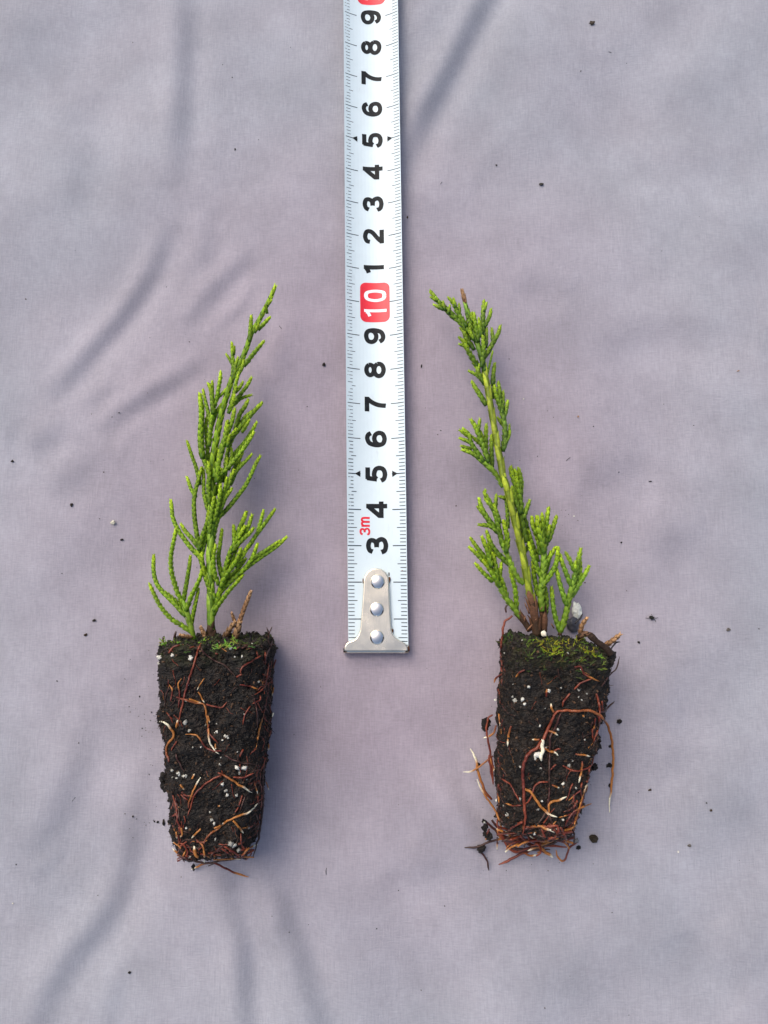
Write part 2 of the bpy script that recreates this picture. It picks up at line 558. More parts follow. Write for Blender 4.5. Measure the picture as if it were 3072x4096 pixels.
def arc_pts(cx, cy, rx, ry, n=28):
    return [(cx + rx * math.cos(2 * math.pi * i / n + 0.3), cy + ry * math.sin(2 * math.pi * i / n + 0.3)) for i in range(n + 1)]
STROKES = {   # centre lines in a 4.6 x 5.8 box; True = straight polyline, False = smooth curve
    '0': [(False, [(2.3, .5), (1.1, .95), (.6, 2.9), (1.1, 4.85), (2.3, 5.3), (3.5, 4.85), (4.0, 2.9), (3.5, .95), (2.3, .5)])],
    '1': [(True, [(2.9, 0), (2.9, 5.8)]), (False, [(2.55, 5.25), (2.2, 4.75), (1.25, 4.35)])],
    '2': [(False, [(.72, 3.95), (.95, 4.85), (2.25, 5.3), (3.65, 4.9), (3.95, 4.0), (3.4, 3.05), (2.1, 2.0), (1.0, .95), (.85, .6)]), (True, [(.12, .52), (4.3, .52)])],
    '3': [(False, [(.65, 4.15), (1.05, 4.95), (2.25, 5.3), (3.55, 4.95), (3.8, 4.1), (3.2, 3.25), (1.9, 3.05)]), (False, [(1.9, 3.05), (3.4, 2.85), (4.08, 1.75), (3.6, .85), (2.25, .5), (.95, .85), (.52, 1.75)])],
    '4': [(True, [(3.3, 0), (3.3, 5.8)]), (True, [(3.25, 5.25), (.45, 2.0)]), (True, [(0, 1.65), (4.6, 1.65)])],
    '5': [(True, [(.85, 5.28), (4.2, 5.28)]), (True, [(1.2, 5.5), (.85, 2.75)]), (False, [(.9, 2.85), (1.5, 3.35), (2.4, 3.5), (3.65, 3.05), (4.05, 2.0), (3.6, .95), (2.25, .5), (.95, .85), (.5, 1.65)])],
    '6': [(False, [(3.95, 4.25), (3.5, 5.0), (2.45, 5.3), (1.15, 4.7), (.62, 3.2), (.62, 1.9), (1.1, .85), (2.35, .5), (3.65, .95), (4.05, 1.95), (3.6, 2.95), (2.4, 3.35), (1.2, 2.9), (.7, 2.1)])],
    '7': [(True, [(.2, 5.28), (4.45, 5.28)]), (False, [(3.95, 5.2), (2.9, 3.9), (2.1, 2.1), (1.8, 0)])],
    '8': [(False, arc_pts(2.3, 4.28, 1.5, 1.05)), (False, arc_pts(2.3, 1.82, 1.78, 1.32))],
    'm': [(True, [(.6, 0), (.6, 4.2)]), (False, [(.6, 3.0), (1.3, 3.9), (2.1, 3.8), (2.5, 3.0), (2.5, 0)]), (False, [(2.5, 3.0), (3.2, 3.9), (4.0, 3.8), (4.4, 3.0), (4.4, 0)])],
}
STROKES['9'] = [(k, [(4.6 - x, 5.8 - y) for x, y in p]) for k, p in STROKES['6']]

def digit(name, d, uc, sc, height, mat, stroke=1.28, wide=1.0, dz=INK, x_height=5.8, centre=2.3):
    """a numeral of stroked centre lines, turned a quarter left so that it reads away from the hook"""
    k = height / x_height / 1000 * 1000
    mb = MB()
    for si, (straight, pl) in enumerate(STROKES[d]):
        p = np.array(pl, float) if straight else catmull(pl, 0.12)
        if straight:
            p = np.concatenate([np.linspace(p[i], p[i + 1], 9)[:-1] for i in range(len(p) - 1)] + [p[-1:]])
        n = len(p)
        vs_, m = [], 4
        for i in range(n):
            t = p[min(i + 1, n - 1)] - p[max(i - 1, 0)]
            t = t / max(np.linalg.norm(t), 1e-9)
            nn = np.array((-t[1], t[0]))
            for j in range(m + 1):
                o_ = nn * stroke * (j / m - 0.5)
                gx_, gy_ = (p[i][0] + o_[0] - centre) * k * wide, (p[i][1] + o_[1] - x_height / 2) * k
                vs_.append(T(uc - gy_, sc + gx_, dz + si * 0.000012 + 0.000004 * (i / n)))
        fs = []
        for i in range(n - 1):
            for j in range(m):
                q0 = i * (m + 1) + j
                fs.append((q0, q0 + m + 1, q0 + m + 2, q0 + 1))
        mb.add(vs_, fs, (0, 0, 0))
    return mb.build(name, mat, blade, smooth=False)

for cm in range(3, 34):
    if cm in (10, 20, 30): continue
    d = str(cm % 10)
    n_ = digit("number", d, 0, cm / 100, 0.0058, M_ink)
    n_['label'] = ("black number %s on the tape" if cm < 10 else "black number %s beyond the red mark") % d
def rounded_rect(uc, sc, wu, ws, r):
    bm = bmesh.new()
    vs_ = []
    for cx, cy, a0 in ((1, 1, 0), (-1, 1, 90), (-1, -1, 180), (1, -1, 270)):
        for k in range(7):
            a = math.radians(a0 + 15 * k)
            vs_.append(bm.verts.new((uc + cx * (wu / 2 - r) + r * math.cos(a), sc + cy * (ws / 2 - r) + r * math.sin(a), 0)))
    bm.faces.new(vs_)
    return bm
for cm, txt in ((10, "10"), (20, "20"), (30, "30")):
    ink_flat("red_marker", rounded_rect(0.0002, cm / 100, 0.0084, 0.0118, 0.0017), M_red)
    digit("number", txt[0], 0.0003, cm / 100 - (0.0031 if cm == 10 else 0.0027), 0.0064, M_white, 0.85 if cm == 10 else 1.0, 0.9 if cm == 10 else 0.72, INK * 2)
    digit("number", txt[1], 0.0003, cm / 100 + 0.0020, 0.0064, M_white, 1.0, 0.76, INK * 2)
digit("length_mark", "3", -0.0033, 0.0339, 0.0029, M_red, 1.1, 0.92)
digit("length_mark", "m", -0.0031, 0.0366, 0.0023, M_red, 1.0, 1.05, x_height=4.2, centre=2.5)
for cm in (5, 15, 25):
    for side in (-1, 1):
        bm = bmesh.new()
        bm.faces.new([bm.verts.new((side * 0.0044, cm / 100 - 0.0009, 0)), bm.verts.new((side * 0.0044, cm / 100 + 0.0009, 0)), bm.verts.new((side * 0.0059, cm / 100, 0))])
        ink_flat("arrow_mark", bm, M_ink, INK * 1.5)
# small stray print remains and rust beside the hook
mb = MB(); strip(mb, 0.0030, 0.0033, 0.0222, 0.0009, INK * 1.5, 1); mb.build("print_remnant", M_ink, blade, smooth=False)

# hook
hook_out = [(755, 822), (680, 832), (615, 880), (575, 950), (566, 1010), (562, 1150), (556, 1250), (545, 1400), (533, 1550), (522, 1680), (512, 1745),
            (492, 1800), (455, 1855), (400, 1888), (345, 1905), (308, 1935), (284, 1985), (274, 2050)]
hook_r = [(1229, 2050), (1218, 1985), (1190, 1938), (1150, 1912), (1095, 1888), (1035, 1842), (1000, 1795), (982, 1740), (973, 1640), (966, 1500), (957, 1350),
          (948, 1150), (943, 1010), (935, 950), (895, 880), (830, 832)]
ZH = 0.0026
pts = [P(*px('T', p), ZH) for p in hook_out + hook_r]
bm = bmesh.new()
vt = [bm.verts.new(p) for p in pts]
face = bm.faces.new(vt)
if face.normal.z < 0: face.normal_flip()
bm.normal_update()
ext = bmesh.ops.extrude_face_region(bm, geom=[face])
for v in [g for g in ext['geom'] if isinstance(g, bmesh.types.BMVert)]:
    v.co.z -= 0.0010
bmesh.ops.recalc_face_normals(bm, faces=bm.faces)
edges = [e for e in bm.edges if all(abs(v.co.z - ZH) < 1e-5 for v in e.verts)]
bmesh.ops.bevel(bm, geom=edges, offset=0.00035, segments=3, affect='EDGES', profile=0.5)
mb = MB(); bm.verts.index_update()
mb.add([v.co.copy() for v in bm.verts], [tuple(v.index for v in f.verts) for f in bm.faces], (1, 1, 1)); bm.free()
# folded-down lip
a, b = P(*px('T', (270, 2046)), ZH), P(*px('T', (1232, 2046)), ZH)
lip = []
prof = [(0.0, 0.0), (-0.0003, -0.00006), (-0.00055, -0.00025), (-0.00068, -0.0006), (-0.00070, -0.0030), (-0.0002, -0.0030), (-0.0002, -0.0007), (0.0006, -0.0007)]
for k in range(13):
    t = k / 12
    c = a.lerp(b, t)
    for dy, dz in prof:
        lip.append(Vector((c.x, c.y + dy + 0.0001, c.z + dz)))
np_ = len(prof)
fs = [(k * np_ + i, k * np_ + i + 1, (k + 1) * np_ + i + 1, (k + 1) * np_ + i) for k in range(12) for i in range(np_ - 1)]
fs += [tuple(range(np_)), tuple(12 * np_ + i for i in range(np_))[::-1]]
mb.add(lip, fs, (1, 1, 1))
hook = mb.build("hook", M_nickel, tape, smooth=True)
md = hook.modifiers.new("wn", 'WEIGHTED_NORMAL'); md.keep_sharp = True
for (cx, cy) in ((778, 1022), (766, 1430), (768, 1842)):
    c = P(*px('T', (cx, cy)), ZH)
    mb = MB(); vs_, fs = [], []
    R0, hgt, nr, na = 0.00192, 0.00085, 9, 40
    prof = [(R0 * math.sin(k / nr * math.pi / 2), hgt * math.cos(k / nr * math.pi / 2) ** 0.85 if k < nr else 0.0) for k in range(1, nr + 1)] + [(R0, -0.0002)]
    vs_.append(c + Vector((0, 0, hgt)))
    for r_, z_ in prof:
        for k in range(na):
            an = 2 * math.pi * k / na
            vs_.append(c + Vector((r_ * math.cos(an), r_ * math.sin(an), z_)))
    for k in range(na): fs.append((0, 1 + k, 1 + (k + 1) % na))
    for j in range(len(prof) - 1):
        for k in range(na):
            k2 = (k + 1) % na
            fs.append((1 + j * na + k, 1 + (j + 1) * na + k, 1 + (j + 1) * na + k2, 1 + j * na + k2))
    mb.add(vs_, fs, (1, 1, 1))
    mb.build("rivet", M_rivet, hook)
for (cx, cy, sx, sy) in ((950, 990, .0003, .0008), (560, 1010, .00015, .0007), (992, 1745, .0003, .0006), (1232, 2010, .0003, .0009), (1140, 860, .0003, .00015)):
    c = P(*px('T', (cx, cy)), 0.0018)
    mb = MB(); blob(mb, c, (sx, sy, 0.00012), (0.3, 0.1, 0.05), 0.3, 2, rot=0)
    mb.build("rust_spot", M_rust, hook if cy > 900 else blade)

# ------------------------------------------------------------------ foliage builder
def shoot_path(crop, pts, z0, z1, bulge=0.0):
    p2 = catmull([px(crop, p) for p in pts], 4.0)
    n = len(p2)
    out = []
    for i, p in enumerate(p2):
        t = i / (n - 1)
        z = z0 + (z1 - z0) * t + bulge * math.sin(math.pi * t)
        out.append(P(p[0], p[1], z))
    return catmull([tuple(v) for v in out], 0.0003)

LUSH = dict(c0=(0.050, 0.120, 0.003), c1=(0.165, 0.315, 0.004), edge=(0.40, 0.55, 0.035), tip=(0.42, 0.57, 0.012))  # dark c0 at core and leaf bases includes painted shade between twigs
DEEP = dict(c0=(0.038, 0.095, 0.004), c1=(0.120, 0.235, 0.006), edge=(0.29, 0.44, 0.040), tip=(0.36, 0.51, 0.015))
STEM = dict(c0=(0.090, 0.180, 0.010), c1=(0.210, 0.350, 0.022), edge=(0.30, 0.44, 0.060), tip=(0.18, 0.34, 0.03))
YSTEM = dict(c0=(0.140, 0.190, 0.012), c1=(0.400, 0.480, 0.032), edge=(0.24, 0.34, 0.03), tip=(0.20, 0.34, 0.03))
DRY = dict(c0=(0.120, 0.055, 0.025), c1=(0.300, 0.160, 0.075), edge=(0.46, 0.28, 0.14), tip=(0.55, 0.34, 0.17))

def scaly(mb, path, r, pal, spacing=None, taper=0.25, flare=1.0, bend=0.0, tint=1.0, long=1.9, tipcol=True, sleek=False):
    """a twig clothed in opposite pairs of overlapping scale leaves"""
    pts = [Vector(p) for p in path]
    seg = [0.0]
    for i in range(1, len(pts)): seg.append(seg[-1] + (pts[i] - pts[i - 1]).length)
    Ltot = seg[-1]
    if Ltot < 1e-5: return
    spacing = spacing or r * 1.12
    def at(a):
        if a <= 0: return pts[0] + (pts[1] - pts[0]).normalized() * a, (pts[1] - pts[0]).normalized()
        if a >= Ltot:
            d = (pts[-1] - pts[-3]).normalized()
            return pts[-1] + d * (a - Ltot), d
        i = int(np.searchsorted(seg, a)) - 1
        i = max(0, min(i, len(pts) - 2))
        f = (a - seg[i]) / max(seg[i + 1] - seg[i], 1e-9)
        return pts[i].lerp(pts[i + 1], f), (pts[min(i + 2, len(pts) - 1)] - pts[max(i - 1, 0)]).normalized()
    def rad(a):
        t = min(max(a / Ltot, 0), 1)
        k = 1 - taper * t
        end = Ltot - a
        if end < r * 2.0: k *= 0.62 + 0.38 * max(end, 0) / (r * 2.0)
        return r * k
    # core
    n = max(3, int(Ltot / 0.0006))
    cp, cr, cc = [], [], []
    for i in range(n + 1):
        a = Ltot * i / n
        cp.append(at(a)[0]); cr.append(rad(a) * 0.84); cc.append(tuple(x * tint for x in pal['c0']))
    tube(mb, cp, cr, cc, 7)
    # leaves
    nn = Vector((0.2, 0.1, 1)); vary = random.uniform(0.8, 1.12)
    a, k = random.uniform(0, spacing), 0
    phase = random.choice((0, math.pi / 4, math.pi / 5, math.pi / 3))
    us = (0.0, 0.3, 0.58, 0.82, 1.0)
    Ws = (0.95, 1.0, 0.86, 0.50, 0.04)
    Rs = (0.78, 1.00, 1.14, 1.19, 1.19 * flare)
    if sleek: Rs, Ws = (0.90, 1.0, 1.02, 1.03, 1.06 * flare), (0.85, 0.85, 0.74, 0.50, 0.05)
    ws = (-1, -0.5, 0, 0.5, 1)
    while a < Ltot - spacing * 0.3:
        rr = rad(a)
        sp = spacing * (rr / r) ** 0.6 * random.uniform(0.93, 1.07)
        L = sp * long
        if a + L > Ltot + r * 0.9: L = Ltot + r * 0.9 - a
        shade = random.uniform(0.75, 1.22) * tint * vary
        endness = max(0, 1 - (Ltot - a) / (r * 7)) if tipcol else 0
        for side in (0, 1):
            phi = phase + k * math.pi / 2 + side * math.pi + random.uniform(-0.12, 0.12)
            vs_, cc = [], []
            fl = random.uniform(0.95, 1.1)
            for j, u in enumerate(us):
                c, t = at(a + u * L)
                n1 = (nn - t * nn.dot(t)).normalized(); b1 = t.cross(n1)
                r2 = 0.5 * rr + 0.5 * rad(a + u * L)
                for w in ws:
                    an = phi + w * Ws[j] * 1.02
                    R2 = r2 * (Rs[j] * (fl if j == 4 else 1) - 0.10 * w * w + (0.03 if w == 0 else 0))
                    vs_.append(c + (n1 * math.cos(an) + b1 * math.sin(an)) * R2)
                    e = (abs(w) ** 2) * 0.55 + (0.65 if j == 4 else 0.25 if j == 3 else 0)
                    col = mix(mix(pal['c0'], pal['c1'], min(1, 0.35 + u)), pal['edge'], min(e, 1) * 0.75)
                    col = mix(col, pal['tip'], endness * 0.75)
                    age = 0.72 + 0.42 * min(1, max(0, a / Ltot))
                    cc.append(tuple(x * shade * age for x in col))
            fs = []
            for j in range(4):
                for i in range(4):
                    fs.append((j * 5 + i, j * 5 + i + 1, j * 5 + i + 6, j * 5 + i + 5))
            mb.add(vs_, fs, cc)
        a += sp; k += 1
    # end bud
    c, t = at(Ltot)
    vs0, f0 = ico(1)
    rb = rad(Ltot) * 0.95
    mb.add([c + v * rb for v in vs0], f0, tuple(x * tint for x in (pal['tip'] if tipcol else pal['c1'])))

def needle(mb, p, d, L, w, col):
    d = d.normalized(); s = d.cross(Vector((0, 0, 1)))
    if s.length < 1e-4: s = Vector((1, 0, 0))
    s.normalize(); n = s.cross(d)
    vs_ = [p + s * w, p + n * w * .8, p - s * w, p - n * w * .8, p + d * L * .55 + s * w * .8, p + d * L * .55 + n * w * .6, p + d * L * .55 - s * w * .8, p + d * L * .55 - n * w * .6, p + d * L]
    mb.add(vs_, [(0, 1, 5, 4), (1, 2, 6, 5), (2, 3, 7, 6), (3, 0, 4, 7), (4, 5, 8), (5, 6, 8), (6, 7, 8), (7, 4, 8), (3, 2, 1, 0)], col)

MMs = 0.001
# ------------------------------------------------------------------ root plugs
def superell(a, n):
    c, s = math.cos(a), math.sin(a)
    k = (abs(c) ** n + abs(s) ** n) ** (-1.0 / n)
    return c * k, s * k

DARK = (0.0085, 0.0070, 0.0060)
def soil_plug(parent, A, B, wa, wb, ha, hb, seed, mossy):
    """A, B: axis ends (top end, tapered end); w/h half sizes"""
    A, B = Vector(A), Vector(B)
    ax = (B - A); L = ax.length; ax.normalize()
    e1 = ax.cross(Vector((0, 0, 1))).normalized()
    if e1.x < 0: e1 = -e1
    e2 = Vector((0, 0, 1)); e2 = (e2 - ax * e2.dot(ax)).normalized()
    NA, NT, NC = 210, 250, 26
    so = Vector((seed * 7.3, seed * 3.1, seed * 1.7))
    rows = []
    for j in range(NC):                                   # top face, from its centre outwards
        rows.append((0.0 - 0.0006 * math.cos(j / NC * math.pi / 2), (j + 0.3) / NC))
    for j in range(NT + 1):
        t = j / NT
        rows.append((t * L, 1.0))
    for j in range(NC - 1, -1, -1):
        rows.append((L + 0.0010 * math.cos(j / NC * math.pi / 2), (j + 0.3) / NC))
    vs_, cc = [], []
    for (d, k) in rows:
        t = min(max(d / L, 0), 1)
        w, h = wa + (wb - wa) * t ** 1.6, ha + (hb - ha) * t
        rnd = min(1.0, 0.93 + d / 0.0025 * 0.07) if d < 0.0025 else 1.0
        if L - d < 0.004: rnd = 0.90 + 0.10 * max(L - d, 0) / 0.004
        for i in range(NA):
            a = 2 * math.pi * i / NA
            cx, cy = superell(a, 3.6)
            p = A + ax * d + e1 * (cx * w * k * rnd) + e2 * (cy * h * k * rnd)
            nrm = (e1 * cx + e2 * cy).normalized() if k == 1.0 else (-ax if d < L / 2 else ax)
            q_ = p * 1000
            dsp = 0.95 * noise.noise(q_ * 0.16 + so) + 0.80 * noise.noise(q_ * 0.42 + so) + 0.45 * noise.noise(q_ * 1.0 + so) + 0.34 * abs(noise.noise(q_ * 2.1 + so)) + 0.12 * noise.noise(q_ * 4.5 + so)
            if k < 1: dsp *= 1.3
            elif d < 0.003 or L - d < 0.003: dsp *= 1.5
            p = p + nrm * dsp * 0.001
            if p.z < 0.0002: p.z = 0.0002
            vs_.append(p)
            br = 0.75 + 0.7 * max(0, noise.noise(q_ * 1.4 + so + Vector((9, 9, 9)))) + 0.5 * noise.noise(q_ * 0.35 + so)
            c_ = tuple(x * max(br, 0.3) for x in mix(DARK, (0.030, 0.021, 0.015), max(0, noise.noise(q_ * 0.5 + so * 2)) * 1.2))
            m_ = max(0, 1 - max(d, 0) / (mossy * 0.001)) if d >= 0 else 1
            m_ *= max(0, 0.35 + noise.noise(q_ * 0.45 + so))
            cc.append(mix(c_, (0.024, 0.028, 0.007), min(0.8, m_)))
    fs = []
    for j in range(len(rows) - 1):
        for i in range(NA):
            i2 = (i + 1) % NA
            fs.append((j * NA + i, j * NA + i2, (j + 1) * NA + i2, (j + 1) * NA + i))
    fs.append(tuple(range(NA))[::-1]); fs.append(tuple((len(rows) - 1) * NA + i for i in range(NA)))
    bvh = BVHTree.FromPolygons([tuple(v) for v in vs_], fs)
    mb = MB(); mb.add(vs_, fs, cc)
    # crumbs and fibres of peat standing on the surface
    rr = random.Random(seed)
    for _ in range(1700):                                  # crumbs on both end faces
        a = rr.uniform(0, 2 * math.pi); k_ = math.sqrt(rr.random()) * 0.98; top = rr.random() < 0.6
        w, h = (wa, ha) if top else (wb, hb)
        cx, cy = superell(a, 3.6)
        ctr = A - ax * 0.01 if top else B + ax * 0.01
        hit = bvh.ray_cast(ctr + e1 * (cx * w * k_) + e2 * (cy * h * k_), ax if top else -ax, 0.03)
        if hit[0] is None: continue
        s = rr.choice((0.14, 0.2, 0.26, 0.34, 0.5)) * 0.001
        v_ = rr.choice((0.6, 0.9, 1.2, 1.7))
        blob(mb, hit[0] - (ax if top else -ax) * s * 0.3, (s, s * rr.uniform(.6, 1), s * rr.uniform(.6, 1)), tuple(x * v_ for x in rr.choice((DARK, (0.018, 0.014, 0.011), (0.022, 0.028, 0.008) if top else DARK))), 0.5, 1, 0.4)
    for _ in range(17000):
        d = rr.uniform(-0.0002, L + 0.0002); a = rr.uniform(0, 2 * math.pi)
        t = min(max(d / L, 0), 1); w, h = wa + (wb - wa) * t ** 1.6, ha + (hb - ha) * t
        cx, cy = superell(a, 3.6)
        nrm = (e1 * cx + e2 * cy).normalized()
        if nrm.z < -0.3: continue
        o_ = A + ax * d + (e1 * (cx * w) + e2 * (cy * h)) * 1.3
        hit = bvh.ray_cast(o_, -nrm, 0.02)
        if hit[0] is None: continue
        s = rr.choice((0.10, 0.13, 0.16, 0.2, 0.24, 0.32)) * 0.001
        v_ = rr.choice((0.5, 0.7, 0.9, 1.1, 1.5, 2.3))
        col = tuple(x * v_ for x in rr.choice((DARK, DARK, (0.014, 0.011, 0.009), (0.035, 0.019, 0.010))))
        pos = hit[0] + nrm * s * 0.35
        if pos.z < 0.0004: continue
        if rr.random() < 0.38:                             # fibre
            dv = Vector((rr.uniform(-1, 1), rr.uniform(-1, 1), rr.uniform(-.5, .5))); dv = (dv - nrm * dv.dot(nrm) * 0.75).normalized()
            Lf = rr.uniform(0.4, 1.4) * 0.001
            needle(mb, pos, dv, Lf, s * 0.32, col)
        else:
            vs0, f0 = ico(1) if s > 0.00035 else ((None, None))if False else ico(1)
            sx, sy, sz = rr.uniform(.6, 1.4), rr.uniform(.6, 1.4), rr.uniform(.5, 1.1)
            ph = rr.uniform(0, 6.28); cph, sph = math.cos(ph), math.sin(ph)
            if s < 0.0003:
                tv = [(1, 0, -.4), (-.5, .9, -.4), (-.5, -.9, -.4), (0.1, 0.1, 1.0)]
                tv = [(x + rr.uniform(-.3, .3), y + rr.uniform(-.3, .3), z + rr.uniform(-.3, .3)) for x, y, z in tv]
                mb.add([pos + Vector(((x * cph - y * sph) * s * sx, (x * sph + y * cph) * s * sy, z * s * sz)) for x, y, z in tv], [(0, 1, 3), (1, 2, 3), (2, 0, 3), (0, 2, 1)], col)
            else:
                js = [rr.uniform(0.65, 1.25) for _ in vs0]
                mb.add([pos + Vector(((v.x * cph - v.y * sph) * s * sx, (v.x * sph + v.y * cph) * s * sy, v.z * s * sz)) * j_ for v, j_ in zip(vs0, js)], f0, col)
    plug = mb.build("soil_plug", M_soil, parent, smooth=False)
    return plug, bvh, (A, ax, e1, e2, L)

def surf(bvh, p, zmiss, lift):
    o_ = Vector((0, 0, H)); d = ray(*p).normalized()
    hit = bvh.ray_cast(o_, d, 1.0)
    if hit[0] is None:
        return P(p[0], p[1], zmiss), False
    return hit[0] - d * lift, True

RED, DRED, ORG, WHT, BRN = (0.110, 0.016, 0.008), (0.045, 0.010, 0.007), (0.360, 0.135, 0.024), (0.78, 0.74, 0.55), (0.045, 0.022, 0.014)
LRED = (0.190, 0.036, 0.013)
def root_cols(kind, n):
    out = []
    for i in range(n):
        t = i / max(n - 1, 1)
        if kind == 'r': c = mix(RED, LRED, 0.5 + 0.5 * math.sin(t * 9))
        elif kind == 'd': c = mix(DRED, BRN, t)
        elif kind == 'o': c = mix(RED, ORG, max(0, (t - 0.55) / 0.15) if t < 0.7 else 1)
        elif kind == 'w': c = mix(RED, ORG, min(1, t / 0.55)) if t < 0.7 else mix(ORG, WHT, min(1, (t - 0.7) / 0.12))
        elif kind == 'y': c = ORG if t < 0.7 else mix(ORG, WHT, min(1, (t - 0.7) / 0.2))
        elif kind == 'W': c = WHT
        elif kind == 'b': c = mix(LRED, ORG, min(1, t * 1.6)) if t < 0.86 else mix(ORG, WHT, min(1, (t - 0.86) / 0.05))
        elif kind == 'k': c = (0.012, 0.010, 0.012)
        out.append(c)
    return out

def root(plug, bvh, crop, pts, r_mm, kind='r', z=6.0, z2=None, name="root"):
    p2 = catmull([px(crop, p) for p in pts], 5.0)
    r = r_mm * 0.001
    z2 = z if z2 is None else z2
    n = len(p2)
    W_, hits = [], []
    for i, p in enumerate(p2):
        t = i / (n - 1)
        w, h = surf(bvh, p, (z + (z2 - z) * t) * 0.001, r * 0.5 + 0.00013)
        W_.append(w); hits.append(h)
    zs = np.array([w.z for w in W_])
    # bridge jumps: smooth the height where the root leaves the plug
    for _ in range(3):
        zz = zs.copy()
        for i in range(1, n - 1):
            zz[i] = (zs[i - 1] + zs[i] * 2 + zs[i + 1]) / 4
        zs = np.array([max(zz[i], zs[i]) if hits[i] else zz[i] for i in range(n)])
    pts3 = [P(p2[i][0], p2[i][1], zs[i]) for i in range(n)]
    cols = root_cols(kind, n)
    ph = random.uniform(0, 50)
    rad, path = [], []
    for i in range(n):
        t = i / (n - 1)
        k = 1.0 + 0.16 * noise.noise(Vector((i * 0.45 + ph, 0, 0)))
        if t > 0.8: k *= 1 - 0.65 * (t - 0.8) / 0.2
        if t < 0.1: k *= 0.75 + 2.5 * t
        rad.append(r * k)
        path.append(pts3[i] + Vector((noise.noise(Vector((i * 0.22 + ph, 3, 0))), noise.noise(Vector((i * 0.22 + ph, 7, 0))), 0)) * r * 0.7)
    mb = MB(); tube(mb, path, rad, cols, 8)
    return mb.build(name, M_root, plug)

def grain(plug, bvh, crop, p, s_mm, col=(0.66, 0.66, 0.60), asp=1.0, z=None, rough=0.35):
    q_ = px(crop, p)
    w, ok = surf(bvh, q_, 0.008, 0.00012)
    if z is not None: w = P(*q_, z * 0.001)
    mb = MB(); s = s_mm * 0.001
    blob(mb, w, (s, s * asp, s * 0.5), col, rough + .2, 2, 0.6)
    return mb.build("perlite_grain", M_perl, plug)

def moss(plug, bvh, crop, spots, seed):
    rr = random.Random(seed)
    mb = MB()
    for (x, y, n, size, col) in spots:
        for _ in range(n):
            q_ = px(crop, (x + rr.gauss(0, size), y + rr.gauss(0, size * 0.6)))
            w, ok = surf(bvh, q_, 0.012, 0.0)
            if not ok: continue
            d = Vector((rr.uniform(-1, 1), rr.uniform(-0.2, 1.0), rr.uniform(0.1, 1.0))).normalized()
            L = rr.uniform(0.8, 2.0) * 0.001
            c = tuple(x_ * rr.uniform(0.7, 1.3) for x_ in col)
            needle(mb, w, d, L, 0.00010, c)
            for k in range(rr.randint(4, 9)):
                t = rr.uniform(0.25, 1.0)
                sd2 = Vector((rr.uniform(-1, 1), rr.uniform(-1, 1), rr.uniform(-.3, 1)))
                needle(mb, w + d * L * t, (sd2 + d).normalized(), rr.uniform(0.3, 0.75) * 0.001, 0.00007, c)
    o = mb.build("moss", M_moss, plug, smooth=False)
    o['kind'] = 'stuff'
    return o

def fine_roots(plug, bvh, boxes, seed):
    rr = random.Random(seed)
    mb = MB()
    for (crop, x0, y0, x1, y1, n, ang, r_) in boxes:
        for _ in range(n):
            x, y = rr.uniform(x0, x1), rr.uniform(y0, y1)
            a = math.radians(ang + rr.gauss(0, 28))
            pts, L = [(x, y)], rr.uniform(60, 190)
            for k in range(3):
                a += rr.gauss(0, 0.35)
                pts.append((pts[-1][0] + math.cos(a) * L / 3, pts[-1][1] + math.sin(a) * L / 3))
            p2 = catmull([px(crop, p) for p in pts], 6)
            run, path = [], []
            for p in p2:
                w, ok = surf(bvh, p, 0, 0.00012)
                if not ok:
                    break
                path.append(w)
            if len(path) < 4: continue
            r = rr.uniform(0.5, 1.0) * r_ * 0.001
            kind = rr.choice(('r', 'd', 'd', 'o', 'r', 'd'))
            tube(mb, path, [r * (1 - 0.6 * i / len(path)) for i in range(len(path))], root_cols(kind, len(path)), 5)
    o = mb.build("fine_roots", M_root, plug)
    o['kind'] = 'stuff'
    return o

def tangle(plug, crop, x0, x1, y0, y1, n, zlo, zhi, seed, r_):
    """a springy mat of roots wound round the tapered end of the plug"""
    rr = random.Random(seed); mb = MB()
    for _ in range(n):
        x, y = rr.uniform(x0, x1), rr.uniform(y0, y1)
        a = rr.gauss(0, 0.35) + (math.pi if rr.random() < .5 else 0)
        L = rr.uniform(110, 330); c = rr.gauss(0, 0.25); z = rr.uniform(zlo, zhi)
        pts = []
        for k in range(5):
            q_ = px(crop, (x, y + 26 * abs((x - (x0 + x1) / 2) / (x1 - x0)) * -2))
            pts.append(tuple(P(q_[0], q_[1], max(0.4, z) * 0.001)))
            a += c + rr.gauss(0, .2); x += math.cos(a) * L / 4; y += math.sin(a) * L / 7; z += rr.gauss(0, .7)
            x = min(max(x, x0), x1)
        path = catmull(pts, .0006)
        kind = rr.choice(('r', 'd', 'd', 'r', 'd', 'o', 'y'))
        r = rr.uniform(.6, 1.0) * r_ * .001
        tube(mb, [tuple(p) for p in path], [r * (1.1 - .6 * i / len(path)) for i in range(len(path))], root_cols(kind, len(path)), 6)
    o = mb.build("root_tangle", M_root, plug); o['kind'] = 'stuff'
    return o

def branch_set(parent, name, crop_specs, label=None, mat=None):
    mb = MB()
    for sp in crop_specs:
        crop, pts, r, z0, z1, pal, kw = sp
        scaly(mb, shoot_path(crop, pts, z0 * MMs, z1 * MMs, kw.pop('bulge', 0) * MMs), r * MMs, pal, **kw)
    o = mb.build(name, mat or M_leaf, parent)
    if label: o['label'] = label
    return o

def S_(crop, pts, r, z0, z1, pal=LUSH, **kw):
    return (crop, pts, r, z0, z1, pal, kw)

# ================================================================== LEFT SEEDLING
left = thing("conifer_seedling", (-0.0432, -0.0135, 0.0), "bright green feathery seedling with a straight stem and square soil plug left of the tape", "seedling", "conifer plug seedlings")
plugL, bvhL, frL = soil_plug(left, (-0.0422, -0.0132, 0.0124), (-0.0414, -0.0628, 0.0098), 0.0134, 0.0093, 0.0122, 0.0095, 1, 5)

